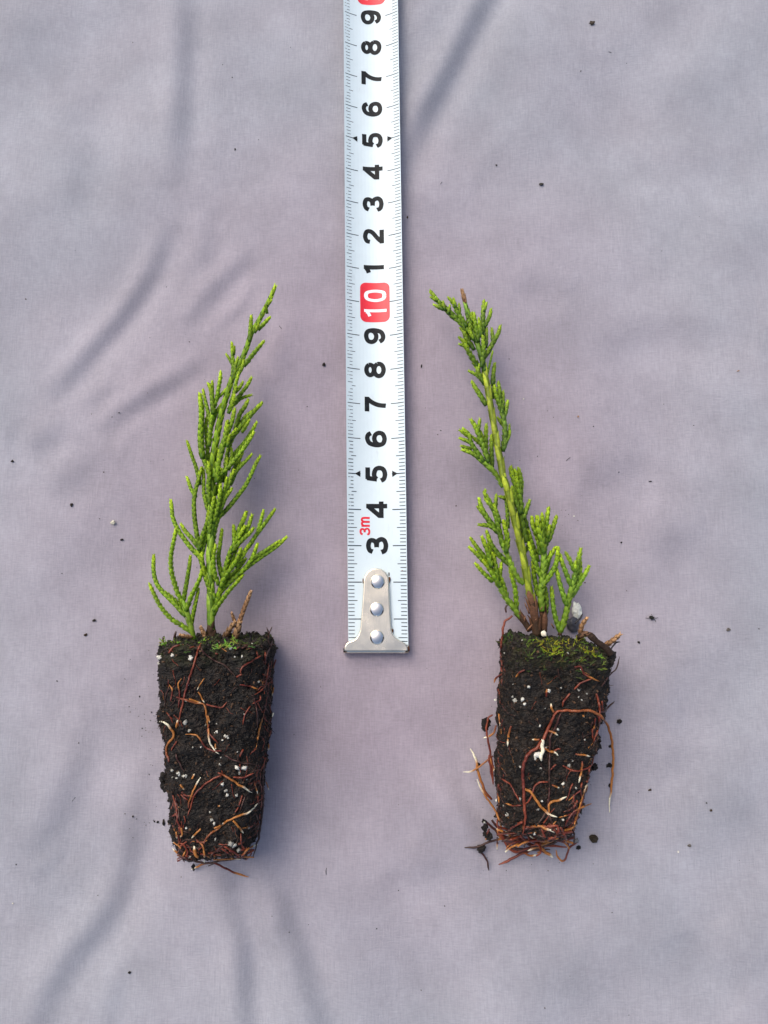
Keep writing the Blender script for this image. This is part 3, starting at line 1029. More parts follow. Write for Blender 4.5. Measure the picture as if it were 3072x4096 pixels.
spr = []     # leading shoot with its side twigs, each twig a part
lead = branch_set(left, "leading_shoot", [
    S_('B', [(713, 1420), (712, 1300), (712, 1180), (712, 1050), (706, 900), (708, 700), (715, 560), (722, 400), (722, 250)], 1.18, 12.5, 13.0, STEM, spacing=0.0032, taper=0.15, long=1.4, tipcol=False, sleek=True),
    S_('B', [(722, 420), (725, 250), (722, 80), (735, -55), (760, -205), (800, -405), (850, -575), (900, -725), (960, -835), (1010, -955), (1050, -1075), (1110, -1175), (1160, -1275), (1210, -1375), (1245, -1462)], 0.95, 13.5, 9.5, LUSH, spacing=0.0017, taper=0.42, tint=1.0),
    ], "slender light green main stem rising into a yellow tipped leader")
tip_mb = MB()
def rooted(pts, ext):
    (x0, y0), (x1, y1) = pts[0], pts[1]
    l = math.hypot(x1 - x0, y1 - y0)
    return [(x0 - (x1 - x0) / l * ext, y0 - (y1 - y0) / l * ext)] + list(pts)
def twig(pts, r=0.58, z0=13, z1=12, pal=LUSH, crop='B', par=None, **kw):
    r *= 1.07; pts = rooted(pts, 22)
    return branch_set(par or lead, "twig", [S_(crop, pts, r, z0, z1, pal, **kw)])

A_ = 'A'
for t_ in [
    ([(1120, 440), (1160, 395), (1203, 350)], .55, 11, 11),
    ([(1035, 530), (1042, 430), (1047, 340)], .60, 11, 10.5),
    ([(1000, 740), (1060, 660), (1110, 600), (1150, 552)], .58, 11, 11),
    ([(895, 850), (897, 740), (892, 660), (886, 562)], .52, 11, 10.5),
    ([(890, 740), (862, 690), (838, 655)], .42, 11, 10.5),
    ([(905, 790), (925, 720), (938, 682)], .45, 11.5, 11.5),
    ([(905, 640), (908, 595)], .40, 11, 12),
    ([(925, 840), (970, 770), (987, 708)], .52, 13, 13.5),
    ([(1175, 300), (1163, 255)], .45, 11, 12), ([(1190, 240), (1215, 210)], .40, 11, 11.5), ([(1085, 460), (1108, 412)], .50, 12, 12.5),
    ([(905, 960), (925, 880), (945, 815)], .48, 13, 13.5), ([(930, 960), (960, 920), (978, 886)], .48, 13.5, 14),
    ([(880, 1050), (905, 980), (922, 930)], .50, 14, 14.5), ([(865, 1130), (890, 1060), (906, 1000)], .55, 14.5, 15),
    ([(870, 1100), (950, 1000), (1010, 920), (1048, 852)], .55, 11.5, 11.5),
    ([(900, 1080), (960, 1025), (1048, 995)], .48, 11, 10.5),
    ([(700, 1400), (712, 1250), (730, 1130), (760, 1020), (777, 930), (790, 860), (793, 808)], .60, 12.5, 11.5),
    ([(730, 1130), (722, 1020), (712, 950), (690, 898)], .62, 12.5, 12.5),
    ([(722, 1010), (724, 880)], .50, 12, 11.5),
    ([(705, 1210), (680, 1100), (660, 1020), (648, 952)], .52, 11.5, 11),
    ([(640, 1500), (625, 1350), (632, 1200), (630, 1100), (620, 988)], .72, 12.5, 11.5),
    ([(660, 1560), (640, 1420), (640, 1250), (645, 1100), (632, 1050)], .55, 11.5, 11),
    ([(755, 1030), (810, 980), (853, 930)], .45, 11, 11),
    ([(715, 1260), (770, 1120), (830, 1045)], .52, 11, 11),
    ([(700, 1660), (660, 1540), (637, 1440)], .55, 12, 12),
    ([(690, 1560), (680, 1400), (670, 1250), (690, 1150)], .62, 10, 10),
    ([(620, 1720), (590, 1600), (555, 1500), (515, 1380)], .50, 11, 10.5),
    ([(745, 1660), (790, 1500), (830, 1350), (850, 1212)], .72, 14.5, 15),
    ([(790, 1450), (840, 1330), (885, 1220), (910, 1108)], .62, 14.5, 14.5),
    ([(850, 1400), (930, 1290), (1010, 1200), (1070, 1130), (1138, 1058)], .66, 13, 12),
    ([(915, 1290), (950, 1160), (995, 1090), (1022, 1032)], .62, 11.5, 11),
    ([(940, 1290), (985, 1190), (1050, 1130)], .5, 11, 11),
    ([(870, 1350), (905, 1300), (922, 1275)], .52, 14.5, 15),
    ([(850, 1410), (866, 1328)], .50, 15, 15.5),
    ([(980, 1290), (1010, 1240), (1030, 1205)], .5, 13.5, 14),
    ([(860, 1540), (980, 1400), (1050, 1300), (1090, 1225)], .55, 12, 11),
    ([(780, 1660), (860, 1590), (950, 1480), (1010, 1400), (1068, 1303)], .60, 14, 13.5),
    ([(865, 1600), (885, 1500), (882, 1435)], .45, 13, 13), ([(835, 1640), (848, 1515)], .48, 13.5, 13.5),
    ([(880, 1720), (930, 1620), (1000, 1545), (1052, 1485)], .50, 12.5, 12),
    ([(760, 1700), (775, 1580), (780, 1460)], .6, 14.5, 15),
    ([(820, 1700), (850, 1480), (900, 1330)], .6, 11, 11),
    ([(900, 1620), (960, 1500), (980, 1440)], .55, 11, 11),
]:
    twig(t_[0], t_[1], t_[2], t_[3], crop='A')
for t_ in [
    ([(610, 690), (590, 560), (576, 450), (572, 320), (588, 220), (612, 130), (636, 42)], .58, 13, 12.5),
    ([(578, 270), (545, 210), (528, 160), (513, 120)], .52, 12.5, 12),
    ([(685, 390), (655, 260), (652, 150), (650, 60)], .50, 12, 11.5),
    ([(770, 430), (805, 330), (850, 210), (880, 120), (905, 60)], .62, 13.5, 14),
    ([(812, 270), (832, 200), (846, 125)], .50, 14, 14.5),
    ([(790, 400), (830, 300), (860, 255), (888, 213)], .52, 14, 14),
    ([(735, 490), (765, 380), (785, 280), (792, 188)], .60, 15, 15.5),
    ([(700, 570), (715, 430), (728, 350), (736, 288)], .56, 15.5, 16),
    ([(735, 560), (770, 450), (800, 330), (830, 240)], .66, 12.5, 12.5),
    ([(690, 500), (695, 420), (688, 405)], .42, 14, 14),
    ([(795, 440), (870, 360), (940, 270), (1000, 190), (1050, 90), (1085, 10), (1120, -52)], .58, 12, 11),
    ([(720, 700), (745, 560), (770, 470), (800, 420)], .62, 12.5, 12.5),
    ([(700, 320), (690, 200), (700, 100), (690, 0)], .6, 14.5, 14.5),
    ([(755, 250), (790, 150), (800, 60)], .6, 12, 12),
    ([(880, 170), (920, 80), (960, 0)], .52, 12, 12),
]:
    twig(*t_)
# side twigs low on the left of the leader
sideA = branch_set(left, "side_shoot", [S_('B', [(718, 1090), (690, 1010), (665, 930), (640, 840), (618, 760), (610, 690)], .68, 13, 12.5, LUSH, taper=0.1)], "thin side shoot forking left from the main stem")
for t_ in [
    ([(618, 780), (550, 710), (480, 620), (430, 540), (395, 450), (388, 380), (380, 316)], .60, 12.5, 11),
    ([(605, 700), (550, 625), (500, 570), (466, 515)], .58, 12.5, 11.5),
    ([(615, 710), (645, 600), (680, 500), (690, 405)], .58, 13.5, 14),
    ([(640, 760), (668, 640), (695, 540)], .50, 12.5, 12.5),
    ([(640, 860), (640, 810), (637, 752)], .52, 13.5, 14),
    ([(660, 930), (650, 870)], .45, 13.5, 14),
]:
    twig(*t_, par=sideA)
sideB = branch_set(left, "side_shoot", [S_('B', [(572, 1465), (556, 1400), (532, 1300), (510, 1230), (488, 1165)], .80, 12.5, 13, STEM, taper=0.15, spacing=0.0018)], "short spreading side shoot at the left corner of the plug")
for t_ in [
    ([(535, 1400), (470, 1350), (400, 1310), (330, 1240), (280, 1170), (240, 1090), (204, 1010)], .58, 12.5, 10.5),
    ([(490, 1260), (430, 1190), (370, 1130), (310, 1070), (262, 1000), (237, 900), (238, 772)], .60, 13, 11),
    ([(460, 1180), (400, 1130), (330, 1070)], .52, 12, 11.5),
    ([(480, 1160), (440, 1090), (410, 1000), (385, 900), (381, 780), (402, 660), (426, 545)], .60, 13, 12),
    ([(487, 1130), (505, 1030), (522, 930), (535, 850), (542, 775)], .55, 13, 12.5),
    ([(512, 1215), (550, 1110), (590, 1030), (625, 950), (647, 860)], .58, 13.5, 13.5),
    ([(550, 1340), (565, 1260), (590, 1140), (610, 1050)], .52, 12.5, 12.5),
]:
    twig(*t_, par=sideB)
sideC = branch_set(left, "side_shoot", [S_('B', [(735, 1270), (760, 1170), (785, 1080), (812, 970)], .75, 13, 13.5, LUSH, taper=0.1)], "broad side shoot fanning out to the right towards the tape")
for t_ in [
    ([(745, 1220), (805, 1140), (865, 1060), (930, 990), (980, 930)], .58, 13.5, 12.5),
    ([(742, 1120), (700, 1040), (668, 940), (652, 860)], .58, 13.5, 13.5),
    ([(775, 1090), (860, 1000), (950, 920), (1050, 840), (1150, 770), (1250, 700), (1337, 622)], .62, 13, 11),
    ([(1070, 790), (1180, 722), (1278, 652)], .56, 12.5, 11.5),
    ([(950, 920), (1010, 860), (1060, 780), (1100, 672)], .56, 13, 12.5),
    ([(800, 1020), (835, 940), (880, 880), (930, 800), (960, 718)], .60, 14, 14.5),
    ([(925, 850), (980, 770), (1020, 688)], .55, 13.5, 13.5),
    ([(808, 970), (838, 860), (870, 750), (915, 660), (960, 590), (992, 530)], .62, 13, 13),
    ([(908, 680), (905, 600), (900, 522)], .56, 13, 13),
    ([(925, 650), (950, 550), (980, 480), (1006, 410)], .66, 12.5, 12),
    ([(955, 650), (1020, 540), (1053, 438)], .58, 12, 11.5),
    ([(900, 720), (985, 630), (1030, 590), (1065, 545)], .58, 13.5, 13.5),
    ([(870, 880), (960, 770), (1030, 690), (1090, 600), (1150, 520), (1200, 450), (1243, 388)], .58, 12.5, 11.5),
    ([(1100, 580), (1128, 480), (1150, 395)], .50, 12, 11.5),
    ([(800, 940), (775, 800), (790, 670), (805, 553)], .56, 12.5, 12),
    ([(770, 1000), (740, 900), (735, 780), (752, 683)], .58, 14, 14.5),
    ([(860, 900), (910, 750), (960, 640)], .56, 12, 12),
    ([(830, 980), (920, 900), (1000, 800)], .58, 12, 12),
]:
    twig(*t_, par=sideC)
# brown base of the stem and dead twigs
branch_set(left, "stem_base", [S_('B', [(716, 1500), (715, 1440), (713, 1345)], 1.25, 12.5, 12.8, dict(c0=(.035, .02, .012), c1=(.08, .045, .025), edge=(.12, .07, .04), tip=(.1, .09, .04)), taper=0.05, tipcol=False)], mat=M_bark)
for pts, r in (([(890, 1490), (925, 1390), (960, 1290), (1000, 1180), (1045, 1068)], .62), ([(800, 1500), (850, 1410), (915, 1320)], .75), ([(915, 1330), (900, 1290), (885, 1250)], .45), ([(682, 1490), (655, 1420), (627, 1365)], .6), ([(560, 1450), (500, 1440), (452, 1428)], .5), ([(900, 1480), (930, 1400), (950, 1330)], .95)):
    mb = MB(); path = shoot_path('B', pts, 13 * MMs, 14.5 * MMs)
    scaly(mb, path, r * MMs, dict(DRY, c0=(.05, .028, .014), c1=(.12, .065, .035)) if pts[0][1] > 1470 and r > .7 else DRY, taper=0.2, flare=1.12)
    tw = mb.build("dead_twig", M_bark, left); tw['label'] = "dry brown dead twig"

for sp in [
    ('E', [(710, 320), (660, 450), (600, 650), (550, 800), (510, 960), (470, 1140), (450, 1260)], .34, 'r'),
    ('E', [(700, 380), (740, 450), (850, 530), (960, 580), (1030, 650), (1090, 720)], .24, 'd'),
    ('E', [(345, 450), (390, 390), (450, 365), (510, 355)], .34, 'r'),
    ('E', [(1360, 480), (1260, 540), (1180, 590), (1140, 640), (1150, 700)], .30, 'r'), ('E', [(1155, 690), (1090, 715)], .30, 'r'), ('E', [(1320, 440), (1330, 490)], .28, 'r'),
    ('E', [(1130, 800), (1240, 815), (1335, 850)], .28, 'o'),
    ('E', [(1480, 540), (1460, 700), (1435, 900), (1405, 1060), (1370, 1200), (1340, 1330), (1310, 1520)], .34, 'o'),
    ('E', [(1450, 560), (1430, 720), (1380, 850), (1290, 910)], .27, 'r'), ('E', [(1355, 920), (1350, 970), (1270, 1010)], .28, 'r'),
    ('E', [(1330, 1000), (1355, 1060), (1385, 1110)], .26, 'r'), ('E', [(1290, 950), (1320, 1100), (1325, 1280)], .28, 'd'),
    ('E', [(1250, 1035), (1190, 1130), (1165, 1240)], .25, 'r'),
    ('E', [(430, 935), (520, 965), (640, 1000), (740, 1025), (770, 1180), (785, 1300), (800, 1440), (860, 1530), (905, 1570)], .32, 'w'),
    ('E', [(570, 955), (640, 980), (720, 1010)], .30, 'y'), ('E', [(670, 880), (710, 940), (740, 1000)], .24, 'y'),
    ('E', [(760, 1020), (860, 1040), (935, 1050), (990, 990)], .28, 'r'), ('E', [(790, 1240), (780, 1320), (850, 1400), (895, 1450)], .28, 'r'),
    ('E', [(780, 1140), (800, 1220)], .26, 'y'), ('E', [(930, 1530), (840, 1530), (740, 1480), (700, 1410), (640, 1355), (530, 1345)], .28, 'o'),
    ('E', [(740, 725), (690, 800), (660, 855)], .20, 'y'), ('E', [(365, 980), (385, 860), (350, 800)], .26, 'o'), ('E', [(455, 1055), (465, 900), (450, 790), (485, 730)], .26, 'o'),
    ('E', [(350, 830), (310, 930), (300, 1050)], .22, 'd'), ('E', [(320, 1110), (390, 1180)], .24, 'r'),
    ('E', [(350, 1650), (320, 1560), (330, 1470), (400, 1370), (370, 1290), (310, 1220), (235, 1205)], .40, 'w'),
    ('E', [(435, 1420), (370, 1530)], .26, 'r'), ('E', [(1170, 1510), (1130, 1600)], .30, 'r'), ('E', [(430, 1270), (445, 1190)], .40, 'y'),
    ('E', [(1410, 430), (1415, 580)], .28, 'r'), ('E', [(860, 1450), (865, 1520)], .26, 'y'), ('E', [(1150, 400), (1240, 345)], .32, 'd'), ('E', [(860, 450), (890, 462)], .3, 'r'),
    ('F', [(960, 200), (1120, 270), (1300, 300)], .28, 'd'), ('F', [(890, 390), (960, 420), (1070, 490), (1170, 550), (1265, 610)], .34, 'w'),
    ('F', [(930, 420), (830, 460), (720, 540), (630, 640), (590, 760), (555, 870)], .30, 'r'), ('F', [(560, 780), (580, 690), (640, 540), (700, 435)], .30, 'w'),
    ('F', [(1060, 440), (1180, 440), (1290, 390)], .30, 'r'), ('F', [(1130, 290), (1140, 390)], .26, 'r'), ('F', [(480, 630), (560, 700)], .26, 'r'),
    ('F', [(420, 180), (460, 280), (520, 380)], .28, 'd'), ('F', [(730, 1180), (780, 1090), (900, 1000), (1000, 920), (1120, 870), (1240, 820), (1342, 718)], .34, 'w'),
    ('F', [(840, 1000), (900, 985), (960, 940)], .30, 'y'), ('F', [(1160, 640), (1120, 760), (1080, 830)], .26, 'r'), ('F', [(1190, 650), (1130, 820)], .24, 'd'),
    ('F', [(1055, 920), (1120, 990), (1175, 1055)], .34, 'y'), ('F', [(1140, 1060), (1150, 1180), (1190, 1245)], .28, 'r'),
    ('F', [(650, 1130), (720, 1200), (740, 1300), (738, 1395)], .30, 'w'), ('F', [(950, 1200), (1050, 1260), (1160, 1330)], .30, 'r'),
    ('F', [(1150, 1310), (1230, 1230), (1330, 1180)], .36, 'w'), ('F', [(960, 1190), (870, 1250), (810, 1320), (810, 1380)], .28, 'd'),
    ('F', [(440, 1290), (540, 1340), (680, 1380), (800, 1390), (930, 1360), (1140, 1340)], .34, 'd'),
    ('F', [(840, 1385), (940, 1430), (1060, 1490), (1230, 1545)], .36, 'o'), ('F', [(790, 1385), (700, 1410), (600, 1460)], .36, 'w'),
    ('F', [(670, 1330), (640, 1290), (625, 1200)], .48, 'y'), ('F', [(390, 640), (430, 780), (440, 900), (470, 1000), (500, 1100)], .30, 'r'),
    ('F', [(420, 660), (450, 800), (470, 940)], .26, 'd'), ('F', [(480, 1225), (440, 1190), (380, 1140)], .28, 'y'), ('F', [(480, 1320), (440, 1280), (390, 1225)], .34, 'y'),
    ('F', [(550, 1150), (480, 1200), (460, 1280), (520, 1380)], .30, 'r'), ('F', [(500, 1170), (550, 1260), (540, 1330)], .30, 'r'), ('F', [(1290, 490), (1330, 625)], .26, 'w'),
    ('F', [(1400, 300), (1380, 500), (1390, 700), (1370, 900), (1340, 1100), (1280, 1320)], .42, 'd'), ('F', [(1420, 220), (1350, 420), (1370, 640), (1350, 880)], .36, 'r'),
    ('F', [(700, 1010), (600, 1110)], .32, 'y'), ('F', [(470, 520), (520, 580)], .30, 'y'), ('F', [(600, 460), (630, 405)], .30, 'y'), ('F', [(1420, 490), (1455, 580)], .2, 'y'),
    ('F', [(480, 1000), (495, 1060), (470, 1110)], .3, 'y'), ('F', [(425, 1040), (440, 1120)], .3, 'y'), ('F', [(890, 760), (920, 755)], .3, 'y'), ('F', [(440, 1370), (500, 1330), (530, 1250)], .3, 'o'),
    ('E', [(1480, 380), (1450, 330), (1450, 230), (1430, 160)], .30, 'd'), ('E', [(1450, 240), (1490, 158)], .22, 'd'), ('E', [(1400, 560), (1440, 440), (1480, 340), (1500, 270)], .30, 'd'),
    ('E', [(410, 310), (415, 250), (425, 210)], .42, 'd'), ('E', [(285, 330), (280, 290), (300, 260)], .35, 'd'), ('E', [(1245, 300), (1245, 240), (1235, 212)], .25, 'k'),
    ('E', [(1530, 520), (1500, 620)], .26, 'o'), ('E', [(1505, 830), (1490, 920)], .3, 'y'), ('E', [(1505, 1110), (1490, 1160)], .26, 'W'), ('E', [(1475, 1310), (1450, 1380)], .34, 'o'), ('E', [(1450, 1450), (1450, 1525)], .28, 'y'),
]:
    root(plugL, bvhL, sp[0], sp[1], sp[2] * 0.72, sp[3], z=(3.5 if sp[0] == 'F' else 11), z2=(1.2 if sp[0] == 'F' and sp[1][-1][1] > 1400 else None))
fine_roots(plugL, bvhL, [('E', 1380, 500, 1510, 1600, 60, 95, .28), ('F', 1290, 100, 1410, 1200, 56, 95, .30), ('E', 220, 500, 420, 1600, 22, 80, .2), ('F', 380, 600, 520, 1200, 22, 80, .26),
                         ('F', 450, 1150, 1300, 1400, 46, 10, .28), ('E', 400, 450, 1400, 1600, 14, 70, .12), ('F', 450, 100, 1300, 1100, 14, 70, .13), ('E', 250, 300, 1480, 420, 16, 20, .2)], 21)
tangle(plugL, 'F', 440, 1290, 1260, 1370, 34, 1.0, 12, 6, .28)
for g in [('E', (385, 475), .5), ('E', (590, 505), .75), ('E', (245, 495), .75), ('E', (1155, 490), .45), ('E', (540, 975), .32), ('E', (1340, 765), .35), ('E', (525, 1210), .65), ('E', (575, 1305), .5),
          ('E', (870, 1325), .42), ('E', (975, 1372), .62), ('E', (940, 1412), .32), ('E', (702, 1490), .34), ('E', (612, 1492), .24), ('E', (922, 1605), .26), ('E', (875, 1230), .22), ('E', (1175, 1125), .24),
          ('E', (755, 1245), .36), ('E', (560, 805), .16), ('F', (455, 400), .55), ('F', (525, 430), .6), ('F', (430, 450), .32), ('F', (1100, 330), .85), ('F', (1175, 335), .95), ('F', (1130, 385), .6), ('F', (975, 590), .5),
          ('F', (940, 515), .45), ('F', (910, 300), .4), ('F', (1205, 460), .3), ('F', (803, 825), .28), ('F', (820, 910), .55), ('F', (848, 955), .45), ('F', (540, 1002), .3), ('F', (1230, 1000), .38),
          ('F', (1030, 1175), .75), ('F', (1070, 1195), .7), ('F', (1095, 640), .5), ('F', (570, 1320), .5), ('F', (860, 1125), .35), ('F', (380, 365), .45), ('F', (1120, 1245), .7), ('F', (390, 445), .4), ('F', (1105, 160), .2),
          ('E', (240, 560), .5), ('E', (1030, 395), .5), ('E', (1270, 348), .42), ('E', (1075, 490), .25), ('F', (990, 640), .5), ('F', (1000, 5), .4), ('E', (900, 335), .35)]:
    dim = random.uniform(0.3, 0.95)
    grain(plugL, bvhL, g[0], g[1], g[2] * .8, (0.74 * dim, 0.73 * dim, 0.64 * dim), random.uniform(.6, 1.1))
moss(plugL, bvhL, 'E', [(300, 350, 14, 18, (.26, .38, .05)), (420, 335, 7, 24, (.18, .28, .04)), (990, 370, 9, 12, (.28, .46, .06)), (1095, 335, 7, 10, (.28, .46, .06)), (1050, 390, 6, 12, (.28, .46, .06)), (900, 400, 6, 8, (.24, .42, .06)),
                        (650, 340, 12, 60, (.06, .10, .02)), (1250, 350, 16, 80, (.06, .10, .02)), (820, 340, 8, 60, (.06, .10, .02)), (725, 320, 5, 6, (.25, .42, .05))], 4)
# clod hanging from the left edge of the plug
for (x, y, s) in ((320, 480, 1.7), (285, 455, .9), (350, 560, 1.2), (415, 970, 1.0), (395, 1030, .55), (300, 540, .8), (330, 430, .9)):
    mb = MB(); blob(mb, P(*px('F', (x, y)), 0.006), (s * MMs, s * MMs * .9, s * MMs), DARK, 0.5, 3, 0.5)
    mb.build("clod", M_soil, plugL, smooth=False)
mb = MB(); blob(mb, P(*px('F', (620, 1432)), 0.0015), (.0009, .0005, .0005), (.008, .008, .01), .6, 2, .5); mb.build("clod", M_soil, plugL, smooth=False)

# ================================================================== RIGHT SEEDLING
right = thing("conifer_seedling", (0.0424, -0.0135, 0.0), "seedling right of the tape with crooked yellow green stem, tufted side shoots and mossy plug", "seedling", "conifer plug seedlings")
plugR, bvhR, frR = soil_plug(right, (0.04355, -0.0136, 0.0124), (0.0375, -0.0580, 0.0096), 0.01255, 0.0089, 0.0121, 0.0093, 2, 9)

stemR = branch_set(right, "leading_shoot", [
    S_('D', [(812, 1190), (790, 1060), (762, 960), (745, 860), (728, 760), (705, 640), (685, 560), (660, 450), (635, 340), (610, 240), (585, 130), (560, 50), (540, -20)], 1.10, 13, 14.5, YSTEM, spacing=0.0036, taper=0.1, long=1.25, flare=1.15, tipcol=False, sleek=True),
    S_('C', [(752, 1650), (735, 1520), (712, 1420), (690, 1290), (672, 1180), (655, 1080), (638, 980), (622, 880), (605, 790), (590, 700)], 0.98, 14.5, 12.5, YSTEM, spacing=0.0034, taper=0.12, long=1.25, flare=1.2, tipcol=False, sleek=True),
    S_('C', [(600, 760), (575, 640), (540, 530), (505, 440), (480, 350), (455, 260), (430, 170)], .85, 12.8, 11.5, dict(DEEP, c1=(.11, .24, .02)), spacing=0.0024, taper=0.35, long=1.7, flare=1.2, tipcol=False),
    ], "crooked yellow green main stem with pointed leaf bases")
mb = MB(); scaly(mb, shoot_path('C', [(440, 200), (428, 150), (410, 85)], .0116, .0118), .6 * MMs, DRY, taper=0.3, flare=1.3, spacing=.0009, long=3)
mb.build("dead_tip", M_bark, stemR)
def tw(pts, r, z0, z1, pal=DEEP, crop='C', par=None, **kw):
    r *= 1.12; pts = rooted(pts, 24)
    return branch_set(par or stemR, "twig", [S_(crop, pts, r, z0, z1, pal, **kw)])
for t_ in [
    ([(460, 420), (400, 355), (340, 295), (270, 230), (210, 175), (150, 95)], .66, 12, 11), ([(235, 235), (178, 205)], .48, 12, 11.5), ([(265, 230), (252, 180)], .50, 12, 12), ([(190, 165), (150, 140)], .42, 11.5, 11.5),
    ([(440, 370), (375, 270), (345, 200), (302, 150)], .60, 12.5, 12), ([(352, 210), (340, 158)], .5, 12.5, 12.5), ([(390, 260), (386, 203)], .46, 12, 12),
    ([(300, 260), (310, 210)], .45, 12.5, 12.5), ([(340, 310), (250, 220)], .62, 11, 10.5),
    ([(545, 490), (522, 370), (510, 275)], .56, 13, 13.5), ([(562, 450), (550, 320)], .52, 13.5, 13.5), ([(490, 330), (490, 270)], .45, 13, 13),
    ([(580, 440), (585, 300), (592, 180)], .64, 11.5, 11), ([(605, 370), (640, 300), (650, 243)], .55, 11.5, 11), ([(600, 240), (615, 190)], .42, 11.5, 11.5),
    ([(625, 600), (680, 500), (712, 440), (727, 385)], .62, 11.5, 11), ([(668, 510), (658, 400)], .48, 11.5, 11),
    ([(575, 700), (590, 590), (586, 520), (583, 465)], .56, 13.5, 14), ([(600, 640), (640, 560)], .5, 12.5, 12.5), ([(610, 540), (615, 400)], .5, 11, 11),
    ([(530, 700), (480, 620), (445, 550), (425, 498)], .68, 12, 12.5), ([(445, 550), (388, 532)], .46, 12, 12), ([(435, 520), (385, 475)], .46, 11.5, 11.5), ([(470, 480), (400, 400)], .55, 11, 11),
    ([(500, 560), (440, 470), (430, 400)], .6, 11.5, 11.5),
    ([(595, 860), (540, 795), (465, 752)], .48, 12, 11.5), ([(560, 790), (530, 720), (510, 690)], .56, 12, 12), ([(580, 830), (545, 760), (560, 700)], .55, 12.5, 12.5),
    ([(600, 1020), (550, 935), (525, 900), (496, 848)], .62, 12, 11.5), ([(560, 960), (520, 900)], .5, 11.5, 11.5),
    ([(665, 850), (672, 770), (682, 690)], .56, 11.5, 11), ([(620, 780), (640, 700), (665, 590)], .3, 12.5, 13),
    ([(455, 300), (480, 380), (470, 440)], .5, 13, 13.5), ([(500, 480), (475, 420)], .5, 13.5, 14),
]:
    tw(*t_)
rs1 = branch_set(right, "side_shoot", [S_('C', [(748, 1420), (765, 1330), (768, 1230), (755, 1150), (725, 1040), (690, 960)], .78, 12.5, 11.5, dict(DEEP, c1=(.16, .30, .04)), taper=0.3, flare=1.3)], "upright side shoot close against the right of the stem")
for t_ in [
    ([(740, 1080), (705, 990), (685, 930), (680, 878)], .60, 12, 12), ([(735, 1060), (725, 950), (713, 848)], .58, 11.5, 11.5), ([(748, 1070), (750, 925)], .54, 11.5, 11),
    ([(765, 1130), (780, 1060), (790, 1000)], .54, 11.5, 11), ([(670, 960), (672, 870), (680, 820)], .5, 11, 11), ([(750, 1200), (705, 1140)], .5, 11, 11), ([(770, 1380), (800, 1270), (805, 1200)], .35, 12, 12),
    ([(765, 1360), (800, 1310), (812, 1250)], .3, 13, 13.5)]:
    tw(*t_, par=rs1)
rs2 = branch_set(right, "side_shoot", [S_('C', [(752, 1720), (720, 1650), (665, 1580), (600, 1510)], .72, 13, 12.5, STEM, taper=0.2, flare=1.3)], "side shoot reaching left from the middle of the stem")
for t_ in [
    ([(665, 1580), (580, 1505), (500, 1440), (415, 1408)], .62, 12.5, 11.5), ([(580, 1490), (530, 1420), (485, 1350), (472, 1290), (420, 1235)], .60, 12.5, 12),
    ([(625, 1490), (592, 1390), (552, 1290), (520, 1215), (487, 1160)], .66, 13, 12.5), ([(545, 1240), (560, 1155)], .52, 12.5, 12.5), ([(478, 1345), (395, 1312)], .52, 12, 11.5), ([(470, 1300), (392, 1245)], .5, 11.5, 11.5),
    ([(610, 1450), (608, 1320), (612, 1200)], .60, 11, 10.5), ([(660, 1530), (655, 1400), (655, 1290)], .58, 10.5, 10), ([(600, 1400), (540, 1340), (490, 1295)], .5, 11, 11), ([(470, 1400), (405, 1375)], .5, 11, 11),
    ([(590, 1340), (560, 1250)], .5, 11, 11)]:
    tw(*t_, par=rs2)
rs3 = branch_set(right, "side_shoot", [S_('D', [(745, 560), (715, 450), (690, 320), (670, 200), (645, 80), (620, 0), (610, -60)], .85, 12, 11, DEEP, taper=0.25, flare=1.2)], "dark green side shoot behind the stem")
for t_ in [
    ([(720, 340), (745, 270), (766, 208)], .55, 12, 11.5), ([(700, 300), (680, 150), (650, 20)], .62, 12, 12), ([(690, 240), (640, 60), (600, -50)], .6, 10.5, 10.5),
    ([(650, 80), (655, 0), (640, -45)], .6, 11, 11), ([(740, 420), (700, 300), (650, 220)], .6, 11, 11), ([(690, 160), (690, 20), (670, -60)], .56, 11.5, 11.5), ([(685, 190), (700, 90), (705, 50)], .5, 11.5, 11), ([(680, 300), (640, 200), (620, 100)], .6, 13, 13),
    ([(735, 620), (760, 560), (745, 430)], .5, 10, 10)]:
    tw(*t_, crop='D', par=rs3)
rs4 = branch_set(right, "side_shoot", [S_('D', [(718, 905), (650, 830), (600, 710), (560, 620), (530, 530)], .72, 13.5, 13, STEM, taper=0.2, flare=1.25)], "long side shoot leaning left, forked at its tip")
for t_ in [
    ([(540, 580), (510, 450), (480, 330), (440, 235), (390, 150), (395, 130)], .62, 13, 12), ([(450, 265), (395, 200)], .5, 12.5, 12), ([(482, 260), (487, 168)], .5, 12, 11.5),
    ([(505, 480), (440, 425), (345, 412)], .58, 13, 12.5), ([(470, 430), (410, 350), (365, 270), (345, 200)], .62, 12.5, 12), ([(440, 400), (390, 330), (335, 262)], .60, 12, 11.5),
    ([(572, 620), (580, 530), (562, 440), (547, 378)], .66, 14, 14.5, LUSH), ([(580, 730), (500, 650), (445, 570), (408, 470)], .62, 12.5, 12), ([(520, 670), (460, 650)], .5, 12, 12),
    ([(560, 190), (510, 178)], .5, 12, 12), ([(585, 420), (575, 250), (560, 180)], .5, 10, 10), ([(450, 600), (420, 540)], .5, 11.5, 11.5), ([(515, 380), (470, 250)], .5, 13, 13)]:
    tw(*t_[:4], pal=t_[4] if len(t_) > 4 else DEEP, crop='D', par=rs4)
LR = dict(LUSH, c0=(.050, .12, .004), c1=(.150, .30, .006))
rs5 = branch_set(right, "side_shoot", [S_('D', [(690, 1190), (640, 1110), (570, 1020), (520, 930), (470, 850)], .82, 12.5, 12.5, STEM, taper=0.2, flare=1.1)], "side shoot at the left corner, bent low over the cloth")
